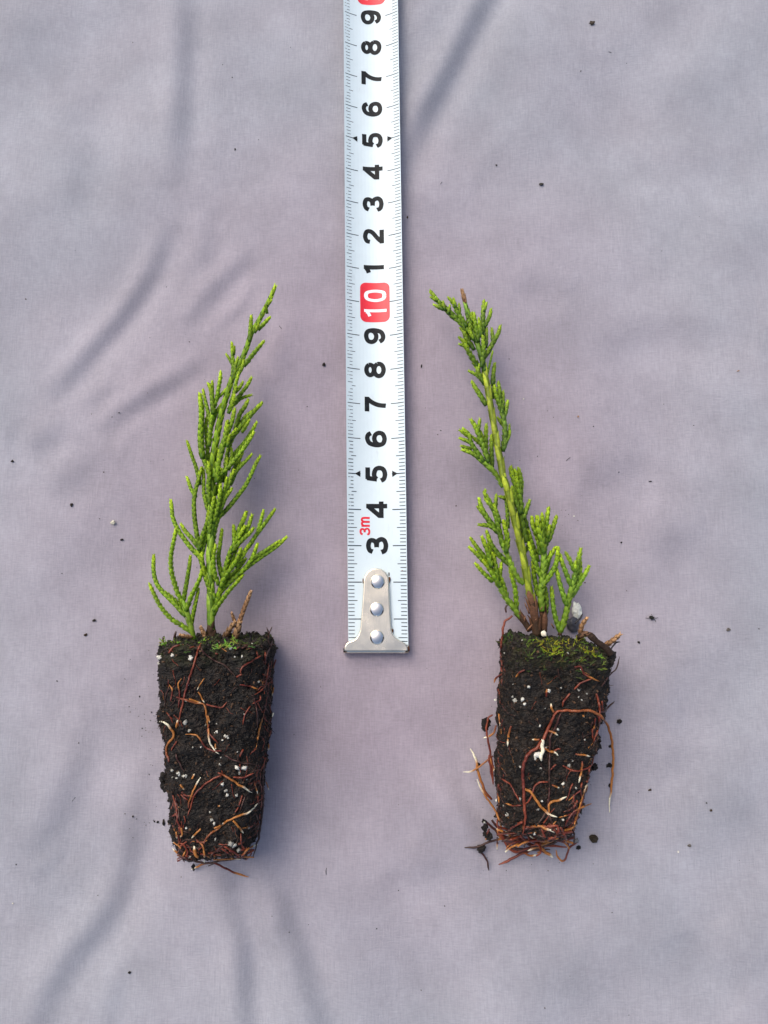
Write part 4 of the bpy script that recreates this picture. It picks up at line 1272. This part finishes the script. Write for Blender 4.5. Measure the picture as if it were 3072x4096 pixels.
for t_ in [
    ([(510, 910), (450, 810), (410, 750), (378, 708)], .62, 13, 13), ([(445, 870), (380, 810), (312, 732)], .54, 12, 11), ([(395, 730), (330, 660), (262, 597)], .56, 12.5, 11.5), ([(400, 690), (335, 610), (273, 522)], .54, 12, 11),
    ([(440, 740), (415, 630), (368, 512)], .62, 13.5, 13.5), ([(500, 860), (480, 740), (455, 650)], .58, 12.5, 12.5), ([(515, 850), (530, 730)], .52, 12, 12), ([(655, 1090), (645, 950), (622, 860), (600, 765)], .60, 12, 11.5),
    ([(570, 990), (540, 890), (500, 800)], .55, 12, 12), ([(470, 690), (430, 600), (425, 550)], .5, 11.5, 11.5), ([(480, 840), (440, 760), (400, 700)], .55, 12, 12)]:
    tw(*t_, pal=LR, crop='D', par=rs5)
rs6 = branch_set(right, "side_shoot", [S_('D', [(868, 1130), (858, 1000), (868, 870), (880, 740), (885, 640)], .85, 13.5, 14, STEM, taper=0.15, flare=1.2),
                                       S_('D', [(890, 1180), (905, 1050), (890, 920)], .7, 11, 11, DEEP)], "dense tufted side shoot to the right of the stem")
for t_ in [
    ([(880, 620), (855, 500), (835, 420), (828, 355)], .80, 15, 15.5), ([(845, 510), (795, 430), (783, 350)], .62, 14, 14), ([(870, 540), (872, 420), (868, 318)], .62, 14, 14), ([(900, 560), (905, 400), (922, 273)], .62, 13, 12.5),
    ([(925, 530), (960, 430), (987, 343)], .60, 13, 12.5), ([(915, 500), (930, 425)], .52, 13.5, 13.5), ([(855, 840), (815, 740), (785, 650), (760, 568)], .62, 14, 14), ([(890, 760), (930, 680), (978, 603)], .60, 13.5, 13.5),
    ([(870, 920), (940, 820), (985, 730), (1002, 608)], .62, 14, 14), ([(830, 980), (805, 860), (790, 720)], .60, 12, 12), ([(830, 700), (780, 560), (745, 430)], .60, 11, 11), ([(820, 470), (790, 400)], .55, 13, 13),
    ([(880, 700), (890, 600), (930, 520)], .62, 12, 12), ([(850, 640), (835, 540), (800, 450)], .62, 13, 13), ([(880, 850), (920, 720), (940, 640)], .6, 12, 12), ([(850, 580), (820, 480)], .6, 12, 12), ([(880, 600), (870, 500)], .6, 15, 15)]:
    tw(*t_, pal=LR, crop='D', par=rs6)
rs7 = branch_set(right, "side_shoot", [S_('D', [(1022, 1300), (1058, 1180), (1082, 1070), (1110, 950), (1140, 850)], .80, 12.5, 13.5, STEM, taper=0.15, flare=1.1)], "light green side shoot nearest the right corner of the plug")
LY = dict(LUSH, c0=(.07, .16, .008), c1=(.17, .34, .018), edge=(.33, .50, .06))
for t_ in [
    ([(1015, 1290), (978, 1180), (957, 1060), (946, 932)], .60, 12.5, 11.5), ([(1065, 1060), (1032, 960), (1007, 870), (985, 775)], .60, 13.5, 13), ([(1100, 900), (1062, 800), (1035, 730), (1016, 658)], .58, 13.5, 13.5),
    ([(1130, 780), (1100, 710), (1065, 647)], .56, 13.5, 13), ([(1135, 860), (1155, 780), (1172, 700), (1188, 612)], .66, 13.5, 13), ([(1120, 990), (1175, 905), (1220, 830), (1258, 755)], .60, 13, 12),
    ([(1125, 990), (1170, 870), (1185, 720)], .66, 12, 12), ([(1145, 780), (1145, 715)], .5, 14, 14)]:
    tw(*t_, pal=LY, crop='D', par=rs7)
BK = dict(c0=(.04, .022, .012), c1=(.14, .065, .035), edge=(.20, .10, .055), tip=(.2, .1, .05))
for pts, r, z0, z1 in (([(825, 1330), (815, 1230), (795, 1100), (765, 990)], 1.35, 13, 13.6), ([(880, 1300), (880, 1180), (872, 1110)], 1.15, 12, 12.5), ([(770, 1290), (730, 1230), (675, 1150)], 1.0, 12.5, 12.8), ([(1015, 1330), (1020, 1290)], .8, 12.5, 12.6)):
    mb = MB(); scaly(mb, shoot_path('D', pts, z0 * MMs, z1 * MMs), r * MMs, BK, taper=0.15, flare=1.15, tipcol=False, spacing=.0025)
    mb.build("stem_base", M_bark, right)
mb = MB()
for (x, y, dx, dy) in ((745, 1110, -25, -55), (760, 1150, -20, -60), (855, 1130, 15, -45), (720, 1220, 10, -60), (800, 1210, 25, -20), (965, 1270, -25, -45), (790, 1240, -60, 60)):
    a, b = P(*px('D', (x, y)), .0135), P(*px('D', (x + dx, y + dy)), .0150)
    needle(mb, a, b - a, (b - a).length, .00022, (0.30, 0.15, 0.08))
mb.build("dry_scale", M_bark, right)
for pts, r, pal in (([(1185, 1330), (1198, 1250), (1237, 1190)], .62, DRY), ([(1350, 1430), (1430, 1390), (1515, 1322)], .70, DRY), ([(1160, 1350), (1210, 1320), (1265, 1322)], .85, dict(DRY, c0=(.03, .018, .012), c1=(.08, .045, .03), tip=(.12, .06, .04)))):
    mb = MB(); scaly(mb, shoot_path('D', pts, 14 * MMs, 16 * MMs), r * MMs, pal, taper=0.25, flare=1.1)
    o = mb.build("dead_twig", M_bark, right); o['label'] = "dry brown dead twig"
for (c_, pts, r, col) in (('D', [(1265, 1330), (1330, 1390), (1400, 1440), (1440, 1490)], .8, (.03, .018, .012)),):
    p3 = shoot_path(c_, pts, .0225, .0215)
    mb = MB(); tube(mb, p3, [r * MMs * (1 + .2 * noise.noise(Vector((i * .2, 0, 0)))) for i in range(len(p3))], [col] * len(p3), 9)
    mb.build("bark_strip", M_bark, right)

for sp in [
    ('G', [(475, 30), (440, 60), (395, 95), (382, 200), (365, 330), (373, 500), (376, 690)], .40, 'r', 12),
    ('G', [(1060, 520), (1120, 515), (1150, 580), (1210, 615), (1300, 655)], .30, 'o', 12), ('G', [(1060, 730), (1120, 670), (1230, 625)], .32, 'r', 12), ('G', [(1020, 770), (960, 840), (948, 895)], .34, 'r', 12),
    ('G', [(865, 975), (925, 932), (1060, 935), (1200, 930), (1300, 975), (1380, 1080), (1412, 1200), (1428, 1330), (1425, 1500), (1415, 1600), (1408, 1700), (1393, 1800), (1394, 1895)], .45, 'b', 8),
    ('G', [(870, 970), (822, 1080), (765, 1200), (700, 1285), (625, 1345), (582, 1430), (572, 1550), (580, 1660), (586, 1820), (594, 1960), (572, 2120)], .52, 'r', 8),
    ('G', [(870, 955), (845, 910), (838, 862)], .36, 'w', 8), ('G', [(810, 1120), (860, 1135), (903, 1162)], .36, 'w', 8), ('G', [(735, 1205), (660, 1205)], .34, 'w', 8), ('G', [(722, 1280), (820, 1310), (870, 1325), (908, 1358)], .40, 'w', 8),
    ('G', [(765, 1200), (755, 1290), (745, 1412)], .62, 'W', 8), ('G', [(930, 960), (880, 1090), (832, 1190), (826, 1400), (822, 1530), (822, 1660)], .38, 'd', 8),
    ('G', [(1270, 770), (1300, 900), (1300, 1000), (1280, 1130), (1240, 1220)], .38, 'r', 8), ('G', [(1305, 945), (1350, 935), (1390, 890), (1440, 842)], .34, 'd', 8), ('G', [(1320, 700), (1390, 600), (1460, 530), (1490, 415)], .24, 'd', 10),
    ('G', [(285, 970), (238, 1020), (230, 1150), (265, 1330), (285, 1480), (290, 1620)], .38, 'r', 5), ('G', [(320, 1070), (290, 1150), (195, 1192)], .34, 'w', 5), ('G', [(290, 1360), (200, 1430), (100, 1500), (5, 1515)], .30, 'w', 5),
    ('H', [(350, 705), (290, 640), (250, 540), (215, 430), (200, 330), (145, 225)], .50, 'w', 4), ('H', [(440, 1000), (430, 930), (380, 810), (300, 690), (240, 590), (210, 515)], .36, 'y', 4),
    ('G', [(345, 960), (350, 1010), (358, 1080)], .30, 'y', 6), ('G', [(462, 1078), (440, 1150), (425, 1270)], .38, 'w', 8), ('G', [(590, 545), (540, 570), (503, 612)], .30, 'o', 8), ('G', [(795, 800), (800, 725)], .36, 'o', 8),
    ('G', [(365, 590), (320, 620), (298, 665)], .36, 'o', 6), ('G', [(950, 1450), (1050, 1500), (1150, 1490), (1220, 1450), (1250, 1340)], .30, 'r', 8), ('G', [(1135, 1410), (1130, 1500), (1102, 1612)], .34, 'w', 8), ('G', [(1070, 1340), (1130, 1350), (1210, 1362)], .30, 'w', 8),
    ('G', [(870, 1310), (930, 1285)], .3, 'r', 8), ('G', [(830, 1490), (890, 1440)], .3, 'r', 8), ('G', [(1230, 1100), (1235, 1200)], .3, 'r', 8), ('G', [(1260, 1000), (1245, 1110)], .3, 'o', 8), ('G', [(1140, 975), (1155, 995)], .3, 'y', 8),
    ('H', [(920, 570), (990, 597)], .30, 'w', 8), ('H', [(885, 540), (800, 545), (750, 590), (735, 650), (700, 720), (640, 760)], .30, 'r', 8), ('H', [(440, 510), (520, 560), (570, 650), (620, 730)], .30, 'r', 8), ('H', [(630, 765), (560, 765), (475, 745)], .28, 'o', 8),
    ('H', [(895, 590), (890, 700), (875, 810), (790, 935)], .36, 'd', 8), ('H', [(890, 840), (895, 745), (980, 715), (1060, 678)], .40, 'y', 8), ('H', [(880, 700), (890, 830), (930, 960)], .34, 'd', 8), ('H', [(655, 598), (720, 640), (760, 700), (830, 790), (900, 850), (968, 873)], .44, 'y', 8),
    ('H', [(1280, 380), (1240, 600), (1190, 760), (1160, 860), (1125, 1000)], .40, 'r', 6), ('H', [(1020, 1000), (1060, 920), (1110, 840), (1180, 790), (1295, 745)], .36, 'o', 6), ('H', [(1100, 1000), (1150, 880), (1220, 640), (1275, 490)], .34, 'y', 5),
    ('H', [(290, 910), (350, 970), (450, 1050), (600, 1090), (800, 1090), (930, 1110)], .46, 'd', 3), ('H', [(420, 1030), (480, 1120), (560, 1200), (700, 1170), (850, 1140), (1060, 1160)], .50, 'r', 3), ('H', [(430, 1080), (320, 1110), (200, 1160), (90, 1160)], .38, 'd', 1.2),
    ('H', [(245, 1200), (300, 1280), (320, 1380)], .34, 'd', .9), ('H', [(740, 1180), (610, 1230), (520, 1280), (415, 1325)], .46, 'r', 1.2), ('H', [(610, 1090), (530, 1060), (480, 1010)], .42, 'w', 7), ('H', [(640, 920), (560, 960), (500, 1010)], .42, 'r', 7),
    ('H', [(670, 970), (800, 960), (870, 985), (945, 1018)], .44, 'w', 7), ('H', [(640, 1210), (700, 1235), (780, 1235)], .36, 'w', 3), ('H', [(860, 1145), (780, 1160), (690, 1190)], .40, 'y', 4), ('H', [(800, 1170), (860, 1200), (928, 1258)], .56, 'y', 3),
    ('H', [(770, 1160), (830, 1200), (890, 1232)], .36, 'o', 3), ('H', [(1160, 1110), (1090, 1160), (1050, 1260), (1010, 1290), (970, 1240), (958, 1180)], .36, 'o', 2.5), ('H', [(1000, 970), (1040, 1050), (1080, 1150)], .40, 'r', 4),
    ('H', [(1030, 1000), (1100, 980), (1165, 930)], .38, 'y', 6), ('H', [(820, 980), (860, 1080)], .32, 'r', 5), ('H', [(870, 960), (960, 960), (1000, 1020), (1100, 1010), (1130, 960)], .44, 'r', 5), ('H', [(325, 980), (290, 1090)], .40, 'o', 3),
    ('H', [(400, 960), (440, 1060), (560, 1120), (720, 1110)], .5, 'r', 4), ('H', [(350, 900), (420, 1000), (520, 1150), (640, 1180), (900, 1180)], .48, 'd', 3), ('H', [(640, 1090), (740, 1150), (900, 1130), (1050, 1060)], .44, 'd', 4), ('H', [(960, 1060), (840, 1100), (720, 1150)], .4, 'r', 5),
    ('H', [(320, 280), (340, 420), (365, 560)], .42, 'r', 5), ('H', [(330, 310), (380, 450)], .36, 'y', 5), ('H', [(415, 560), (410, 640), (418, 740)], .38, 'o', 6), ('H', [(1240, 640), (1260, 560)], .3, 'y', 5), ('H', [(490, 1110), (560, 1130), (620, 1100)], .4, 'r', 4),
    ('D', [(570, 1140), (565, 1100), (580, 1080)], .35, 'd', 13), ('D', [(1140, 1235), (1175, 1200), (1205, 1150)], .34, 'k', 9), ('D', [(1438, 1455), (1455, 1420), (1480, 1390), (1517, 1388)], .28, 'k', 14), ('E', [(-100, -100), (-101, -101)], .0, 'k', 1),
][:-1]:
    root(plugR, bvhR, sp[0], sp[1], sp[2] * 0.72, sp[3], z=sp[4], z2=(1.2 if len(sp[1]) > 12 else None))
fine_roots(plugR, bvhR, [('G', 300, 450, 400, 1600, 26, 88, .28), ('G', 1230, 700, 1330, 1500, 20, 100, .26), ('H', 390, 930, 1150, 1180, 90, 5, .36), ('G', 400, 500, 1250, 1600, 14, 70, .12), ('H', 400, 100, 1250, 900, 14, 70, .13),
                         ('H', 1100, 500, 1260, 1100, 28, 105, .3), ('H', 350, 300, 450, 900, 20, 80, .3)], 33)
tangle(plugR, 'H', 400, 1130, 960, 1150, 75, 1.0, 13, 5, .36)
for g in [('G', (568, 264), .42), ('G', (400, 385), .35), ('G', (1000, 385), .32), ('G', (630, 705), .48), ('G', (500, 840), 1.0), ('G', (478, 800), .45), ('G', (572, 825), .62), ('G', (590, 868), .5), ('G', (1105, 730), .48), ('G', (1180, 770), .3),
          ('G', (935, 715), .3), ('G', (485, 682), .4), ('G', (822, 740), .5), ('G', (1125, 540), .26), ('G', (785, 910), .18), ('G', (905, 1108), .4), ('G', (735, 1075), .34), ('G', (712, 1345), 1.1), ('G', (780, 1290), .8), ('G', (690, 1385), .6),
          ('G', (1160, 1208), .26), ('G', (1045, 1405), .3), ('G', (1012, 1450), .62), ('G', (955, 1625), .5), ('G', (545, 1460), .35), ('G', (310, 830), .42), ('G', (740, 1480), .4), ('G', (1130, 830), .3), ('G', (1100, 800), .3),
          ('H', (620, 700), .48), ('H', (500, 845), .6), ('H', (785, 800), .55), ('H', (825, 722), .34), ('H', (280, 925), .35), ('H', (750, 1030), .5), ('H', (392, 715), .4), ('H', (970, 985), .42), ('H', (1025, 900), .4), ('H', (460, 765), .3), ('H', (620, 400), .3), ('H', (1150, 600), .35)]:
    dim = random.uniform(0.35, 1.0)
    if g[1] in ((1012, 1450), (740, 1480), (785, 800), (1105, 730), (1150, 600)): dim = 0.4
    grain(plugR, bvhR, g[0], g[1], g[2] * .8, (0.74 * dim, 0.74 * dim, 0.66 * dim), random.uniform(.6, 1.1))
gb = grain(plugR, bvhR, 'G', (770, 204), .78, (0.80, 0.76, 0.62), 0.9, z=15, rough=0.08); gb['label'] = "smooth round cream grain at the foot of the stems"
gl = grain(plugR, bvhR, 'H', (1150, 1100), .75, (0.18, 0.18, 0.18), 0.8, z=3, rough=0.1)
Y1, Y2 = (.30, .33, .025), (.15, .20, .03)
moss(plugR, bvhR, 'G', [(800, 290, 16, 60, Y1), (720, 290, 9, 25, Y2), (870, 370, 22, 50, Y1), (980, 300, 9, 30, Y1), (1130, 260, 9, 20, Y2), (1170, 370, 11, 22, Y1), (1240, 300, 9, 25, Y2), (1250, 410, 8, 14, Y1), (1340, 370, 9, 30, Y2),
                        (1110, 460, 6, 14, Y2), (620, 290, 7, 30, Y2), (460, 250, 14, 50, (.07, .12, .025)), (900, 400, 30, 140, (.07, .10, .02)), (1200, 450, 30, 110, (.05, .08, .018)), (620, 430, 4, 20, Y2), (1330, 520, 8, 30, Y2), (1030, 300, 8, 60, Y1), (700, 350, 24, 150, (.05, .08, .02))], 9)
for (x, y, s, z) in ((225, 1050, 1.3, 4), (215, 1100, .8, 3.5), (1325, 730, 1.3, 10), (1260, 1240, 1.7, 8), (1270, 1200, 1.2, 8), (1250, 1465, .9, 6), (1400, 1270, .4, 4), (1395, 1450, .7, 3), (1398, 1640, .45, 1.5), (150, 1440, .45, 3.5), (250, 2120, 1.0, 3), (215, 2040, .9, 3), (205, 1980, .6, 4), (210, 2100, .6, 3), (1400, 430, 1.6, 20), (1370, 490, 1.4, 20), (178, 2240, 1.1, 1.2), (1100, 2230, .6, 1.5)):
    mb = MB(); blob(mb, P(*px('G', (x, y)), z * MMs), (s * .8 * MMs, s * MMs, s * .8 * MMs), DARK, 0.4, 3, 0.35)
    mb.build("clod", M_soil, plugR, smooth=False)

# ------------------------------------------------------------------ loose things on the cloth
def loose(name, crop, p, size, col, label, cat, group=None, mat=None, rot=None, rough=.45, sub=2, jit=.35, z=0.0, smooth=False):
    q_ = px(crop, p); w = on_cloth(q_)
    w.z += size[2] * 0.001 * 0.75 + z * .001
    mb = MB(); blob(mb, w, tuple(s * .00076 for s in size), col, rough, sub, jit, rot=rot)
    return tag(mb.build(name, mat or M_crumb, None, smooth=smooth, loc=w), label, cat, group)

GRP = "dark crumbs scattered on the cloth"
K, KB, TAN = (.018, .015, .012), (.045, .030, .018), (.30, .17, .09)
loose("perlite_pebble", 'q3', (490, 47), (.85, .75, .6), (.66, .64, .50), "cream pebble on the cloth left of the left seedling's lowest twigs", "pebble", mat=M_perl)
# pale perlite lump and smooth dark grey lump behind the right seedling
loose("perlite_pebble", 'D', (1148, 1125), (1.7, 2.9, 1.4), (.84, .86, .76), "large white pitted perlite lump beside the right seedling's yellowish shoot", "pebble", mat=M_perl, rot=0.15, rough=.18, sub=4, jit=.25, smooth=True)
loose("dark_lump", 'D', (1115, 1240), (2.3, 2.6, 1.2), (.055, .055, .065), "smooth dark grey lump under the white perlite lump", "clod", mat=M_dark, rot=0.3, rough=.15, sub=4, jit=.08, smooth=True)
big = [
    ('q1', (1400, 1576), (.55, .75, .4), K, "black forked crumb between the left seedling's tip and the tape"),
    ('q1', (1016, 646), (.28, .5, .2), K, "small black crumb alone high above the left seedling"),
    ('q1', (55, 1993), (.5, .4, .3), K, "black crumb at the left edge of the picture"),
    ('q1', (310, 2182), (.45, .75, .3), K, "upright black crumb above the cream pebble"),
    ('q3', (527, 120), (.55, .35, .3), K, "black crumb just below the cream pebble"),
    ('q3', (408, 468), (.75, .35, .3), K, "long dark husk left of the left plug, upper of two"),
    ('q3', (370, 530), (.6, .4, .3), KB, "brown husk left of the left plug, lower of two"),
    ('q3', (708, 1340), (.38, 1.1, .4), K, "tall black splinter against the lower left of the left plug"),
    ('q3', (682, 1338), (.4, .4, .3), K, "small black crumb left of the tall splinter"),
    ('q3', (668, 1336), (.28, .28, .2), K, "tiniest crumb at the far left of the splinter's cluster"),
    ('q3', (744, 1336), (.4, .5, .3), K, "black crumb between the tall splinter and the left plug"),
    ('q3', (560, 1988), (.5, .35, .3), K, "dark crumb near the bottom between two fold lines"),
    ('q3', (575, 1315), (.25, .4, .2), K, "tiny crumb up and left of the splinter's cluster"),
    ('q2', (898, 102), (1.0, .75, .5), (.07, .055, .04), "largest grey brown flake, near the top right of the tape"),
    ('q2', (680, 798), (.85, .5, .4), (.05, .045, .04), "oval dark flake in the open cloth above the right seedling"),
    ('q2', (486, 715), (.35, .3, .2), K, "small dark dot up and left of the oval flake"),
    ('q2', (162, 1583), (.25, .7, .2), K, "thin dark splinter between the tape and the right seedling's top"),
    ('q2', (101, 940), (.3, .5, .2), KB, "small brown crumb touching the tape's right edge"),
    ('q2', (838, 1800), (.3, .35, .2), TAN, "orange brown fleck right of the right seedling's stem"),
    ('q2', (1530, 1603), (.5, .2, .15), TAN, "flat orange brown fleck at the far right edge"),
    ('q2', (1150, 2080), (.55, .22, .2), K, "short dark splinter in the open cloth right of the right seedling"),
    ('q4', (1015, 903), (.9, .8, .6), K, "round black crumb right of the right plug's arching root"),
    ('q4', (905, 1408), (1.35, 1.3, 1.0), (.035, .028, .018), "largest brown soil pellet, below right of the right plug"),
    ('q4', (1487, 508), (.6, .6, .3), (.10, .09, .08), "grey crumb near the right edge level with the plug tops"),
    ('q4', (1100, 563), (.4, .4, .3), K, "black dot right of the right plug's mossy corner"),
    ('q4', (1025, 132), (.35, .3, .2), K, "black dot right of the yellowish shoot tips"),
    ('q4', (1412, 1288), (.5, .35, .25), KB, "brown crumb low on the far right"),
    ('q4', (1148, 1200), (.6, .4, .25), KB, "brown crumb right of the long root's white tip"),
    ('q4', (1318, 1440), (.6, .5, .3), (.12, .11, .10), "grey crumb right of the large soil pellet"),
]
for c_, p_, s_, col_, lab in big:
    loose("soil_crumb", c_, p_, s_, col_, lab, "crumb", GRP, rot=random.uniform(-.3, .3))
for c_, p_, lab in (('q4', (820, 18), "white speck above the right seedling's yellowish shoot"), ('q3', (57, 1690), "white speck near the lower left edge"), ('q4', (1270, 1468), "white speck right of the large soil pellet"), ('q2', (603, 1724), "white speck just right of the right seedling's stem")):
    loose("perlite_pebble", c_, p_, (.28, .26, .2), (.70, .68, .60), lab, "pebble", mat=M_perl)
small = [('q1', t_) for t_ in ((515, 1783), (584, 1786), (484, 1802), (705, 1987), (818, 1477), (648, 1460), (725, 460), (1255, 205), (1003, 335), (574, 1366), (325, 1083), (1117, 604), (1327, 1757), (962, 280), (574, 184), (448, 2040), (112, 1292))] + \
    [('q2', t_) for t_ in ((850, 308), (1048, 274), (1362, 936), (1200, 1085), (158, 1685), (663, 1862), (905, 1842), (1208, 1746), (311, 2185), (652, 2205), (785, 2205), (1338, 1838), (1014, 2040), (732, 1803), (706, 1775), (245, 1860), (232, 1878))] + \
    [('q3', t_) for t_ in ((430, 29), (268, 265), (850, 240), (540, 722), (604, 797), (247, 730), (340, 998), (590, 1326), (70, 1523), (423, 1656), (1250, 1815), (1333, 1783), (1385, 755), (1270, 962), (665, 880), (655, 865), (615, 935), (650, 900), (1627, 1800), (1175, 1745))] + \
    [('q4', t_) for t_ in ((783, 20), (1098, 1212), (262, 1702), (264, 1558), (62, 1265), (63, 1635), (185, 675), (1048, 340), (985, 1730), (160, 2065), (695, 2143), (1058, 2173), (803, 2005), (868, 305), (1535, 1505), (1620, 505), (750, 30), (1393, 1257))]
MARKS = [("the tape's topmost number nine", 1495, 80), ("the tape's upper number eight", 1495, 187), ("the tape's upper number seven", 1497, 309), ("the tape's upper number six", 1498, 435), ("the tape's upper number five", 1499, 558),
         ("the tape's upper number four", 1500, 690), ("the tape's upper number three", 1500, 820), ("the tape's number two", 1501, 952), ("the tape's number one", 1501, 1085), ("the red number ten", 1501, 1215), ("the tape's lower number nine", 1504, 1361),
         ("the tape's lower number eight", 1505, 1482), ("the tape's lower number seven", 1506, 1620), ("the tape's lower number six", 1508, 1758), ("the tape's lower number five", 1509, 1898), ("the tape's lower number four", 1511, 2038),
         ("the tape hook", 1506, 2500), ("the left seedling's tip", 1100, 1145), ("the left seedling's middle", 870, 1700), ("the left seedling's spreading twigs", 680, 2250), ("the left plug's upper half", 860, 2750), ("the left plug's lower half", 870, 3200),
         ("the left plug's bottom root", 960, 3490), ("the right seedling's top", 1830, 1200), ("the right seedling's bare stem", 1970, 1700), ("the right seedling's tufted shoots", 2150, 2200), ("the right plug's moss", 2230, 2620), ("the right plug's long root", 2440, 3000),
         ("the right plug's root tangle", 2130, 3380), ("the picture's top left corner", 100, 100), ("the picture's top right corner", 2970, 100), ("the picture's bottom left corner", 100, 3996), ("the picture's bottom right corner", 2970, 3996),
         ("the cream pebble", 454, 2092), ("the black forked crumb", 1297, 1458), ("the crumb at the left edge", 51, 1845), ("the oval flake", 2165, 739), ("the grey brown flake", 2367, 94), ("the round black crumb", 2476, 2884), ("the large soil pellet", 2374, 3352),
         ("the gnat", 2604, 2470), ("the grey crumb by the right edge", 2913, 2518), ("the long dark husk", 378, 2481), ("the tall black splinter", 655, 3289), ("the fold line at the bottom left", 400, 3800), ("the fold line below the left plug", 1200, 3850),
         ("the dark fold beside the tape top", 1800, 350), ("the curved fold at the upper left", 500, 1280), ("the picture's left edge midway", 30, 2700), ("the picture's right edge midway", 3040, 1700)]
used_lab = set()
def speck_label(q_):
    c = []
    for nm, x, y in MARKS:
        dx, dy = q_[0] - x, q_[1] - y
        a = (math.degrees(math.atan2(-dy, dx)) + 360) % 360
        word = ["right of", "above and right of", "above", "above and left of", "left of", "below and left of", "below", "below and right of"][int((a + 22.5) // 45) % 8]
        c.append((math.hypot(dx, dy), nm, word))
    c.sort()
    for d_, nm, word in c:
        lab = "tiny dark speck %s %s" % (("close " if d_ < 220 else "well ") + word, nm)
        if lab not in used_lab:
            used_lab.add(lab)
            return lab
for c_, p_ in small:
    s = random.uniform(.10, .24)
    loose("soil_speck", c_, p_, (s * random.uniform(.8, 1.8), s, s * .6), random.choice((K, K, KB)), speck_label(px(c_, p_)), "speck", "tiny specks scattered over the cloth", sub=1)
for c_, pts, lab in (('q2', [(787, 1990), (795, 1983), (804, 1976)], "short black thread right of the right seedling's middle"), ('q3', [(312, 1250), (320, 1240), (326, 1232)], "fine black thread left of the left plug's lower half"),
                ('q3', [(1411, 1537), (1408, 1552), (1410, 1566)], "short upright thread below the tape hook"), ('q2', [(243, 797), (247, 792), (250, 787)], "fine brown thread beside the tape near its upper numbers"),
                ('q2', [(970, 225), (982, 228)], "faint dark hair near the top right"), ('q1', [(1207, 1408), (1212, 1416), (1218, 1420)], "fine dark hair right of the left seedling's tip")):
    w = [on_cloth(px(c_, p)) + Vector((0, 0, .00015)) for p in pts]
    path = catmull([tuple(v) for v in w], .0003)
    mb = MB(); tube(mb, path, [.00006] * len(path), [(.03, .025, .025)] * len(path), 5)
    tag(mb.build("thread", M_crumb, None, loc=w[1]), lab, "thread")
# fine dust shaken from the plugs
_dr = random.Random(23); mb = MB()
for c_, cx_, cy_, sx_, sy_, n_ in (('q3', 640, 930, 40, 160, 46), ('q3', 680, 1340, 60, 30, 18), ('q3', 800, 1520, 120, 25, 12), ('q4', 430, 1150, 40, 260, 22), ('q4', 950, 1150, 50, 260, 20), ('q4', 600, 1500, 160, 30, 16), ('q4', 760, 30, 60, 50, 14), ('q1', 900, 1700, 260, 300, 26), ('q2', 300, 1900, 160, 260, 30)):
    for _ in range(n_):
        w = on_cloth(px(c_, (_dr.gauss(cx_, sx_), _dr.gauss(cy_, sy_))))
        s_ = _dr.choice((.05, .06, .08, .11)) * .001
        w.z += s_ * .5
        blob(mb, w, (s_ * _dr.uniform(.8, 2.2), s_, s_ * .6), _dr.choice((K, KB, K, (.10, .07, .05))), .4, 1, .2)
_o = mb.build("soil_dust", M_crumb, None, smooth=False)
tag(_o, "fine peat dust sprinkled on the cloth around the two plugs", kind="stuff")
# gnat
w = on_cloth(px('q4', (1153, 456))); w.z += .0006
g = thing("gnat", w, "tiny black gnat with splayed legs on the cloth right of the right plug's top", "insect")
mb = MB(); blob(mb, w, (.00075, .00048, .0004), (.02, .022, .018), .1, 3, .05, rot=-.45); mb.build("body", M_crumb, g)
for pts in ([(.0004, -.0001), (.0012, -.0002), (.0019, 0)], [(.0004, -.0003), (.001, -.0007), (.0013, -.0012)], [(-.0004, -.0002), (-.001, -.0002), (-.0015, -.0001)], [(0, .0003), (.0003, .0006), (.0001, .0009)], [(.0003, 0), (.0007, .0002), (.001, .0001)], [(0, -.0004), (.0001, -.0008), (.0003, -.0008)]):
    pp = [w + Vector((x, y, -.0001 - .0004 * i / 2)) for i, (x, y) in enumerate(pts)]
    path = catmull([tuple(v) for v in pp], .0002)
    mb = MB(); tube(mb, path, [.00006] * len(path), [(.02, .018, .015)] * len(path), 5); mb.build("leg", M_crumb, g)
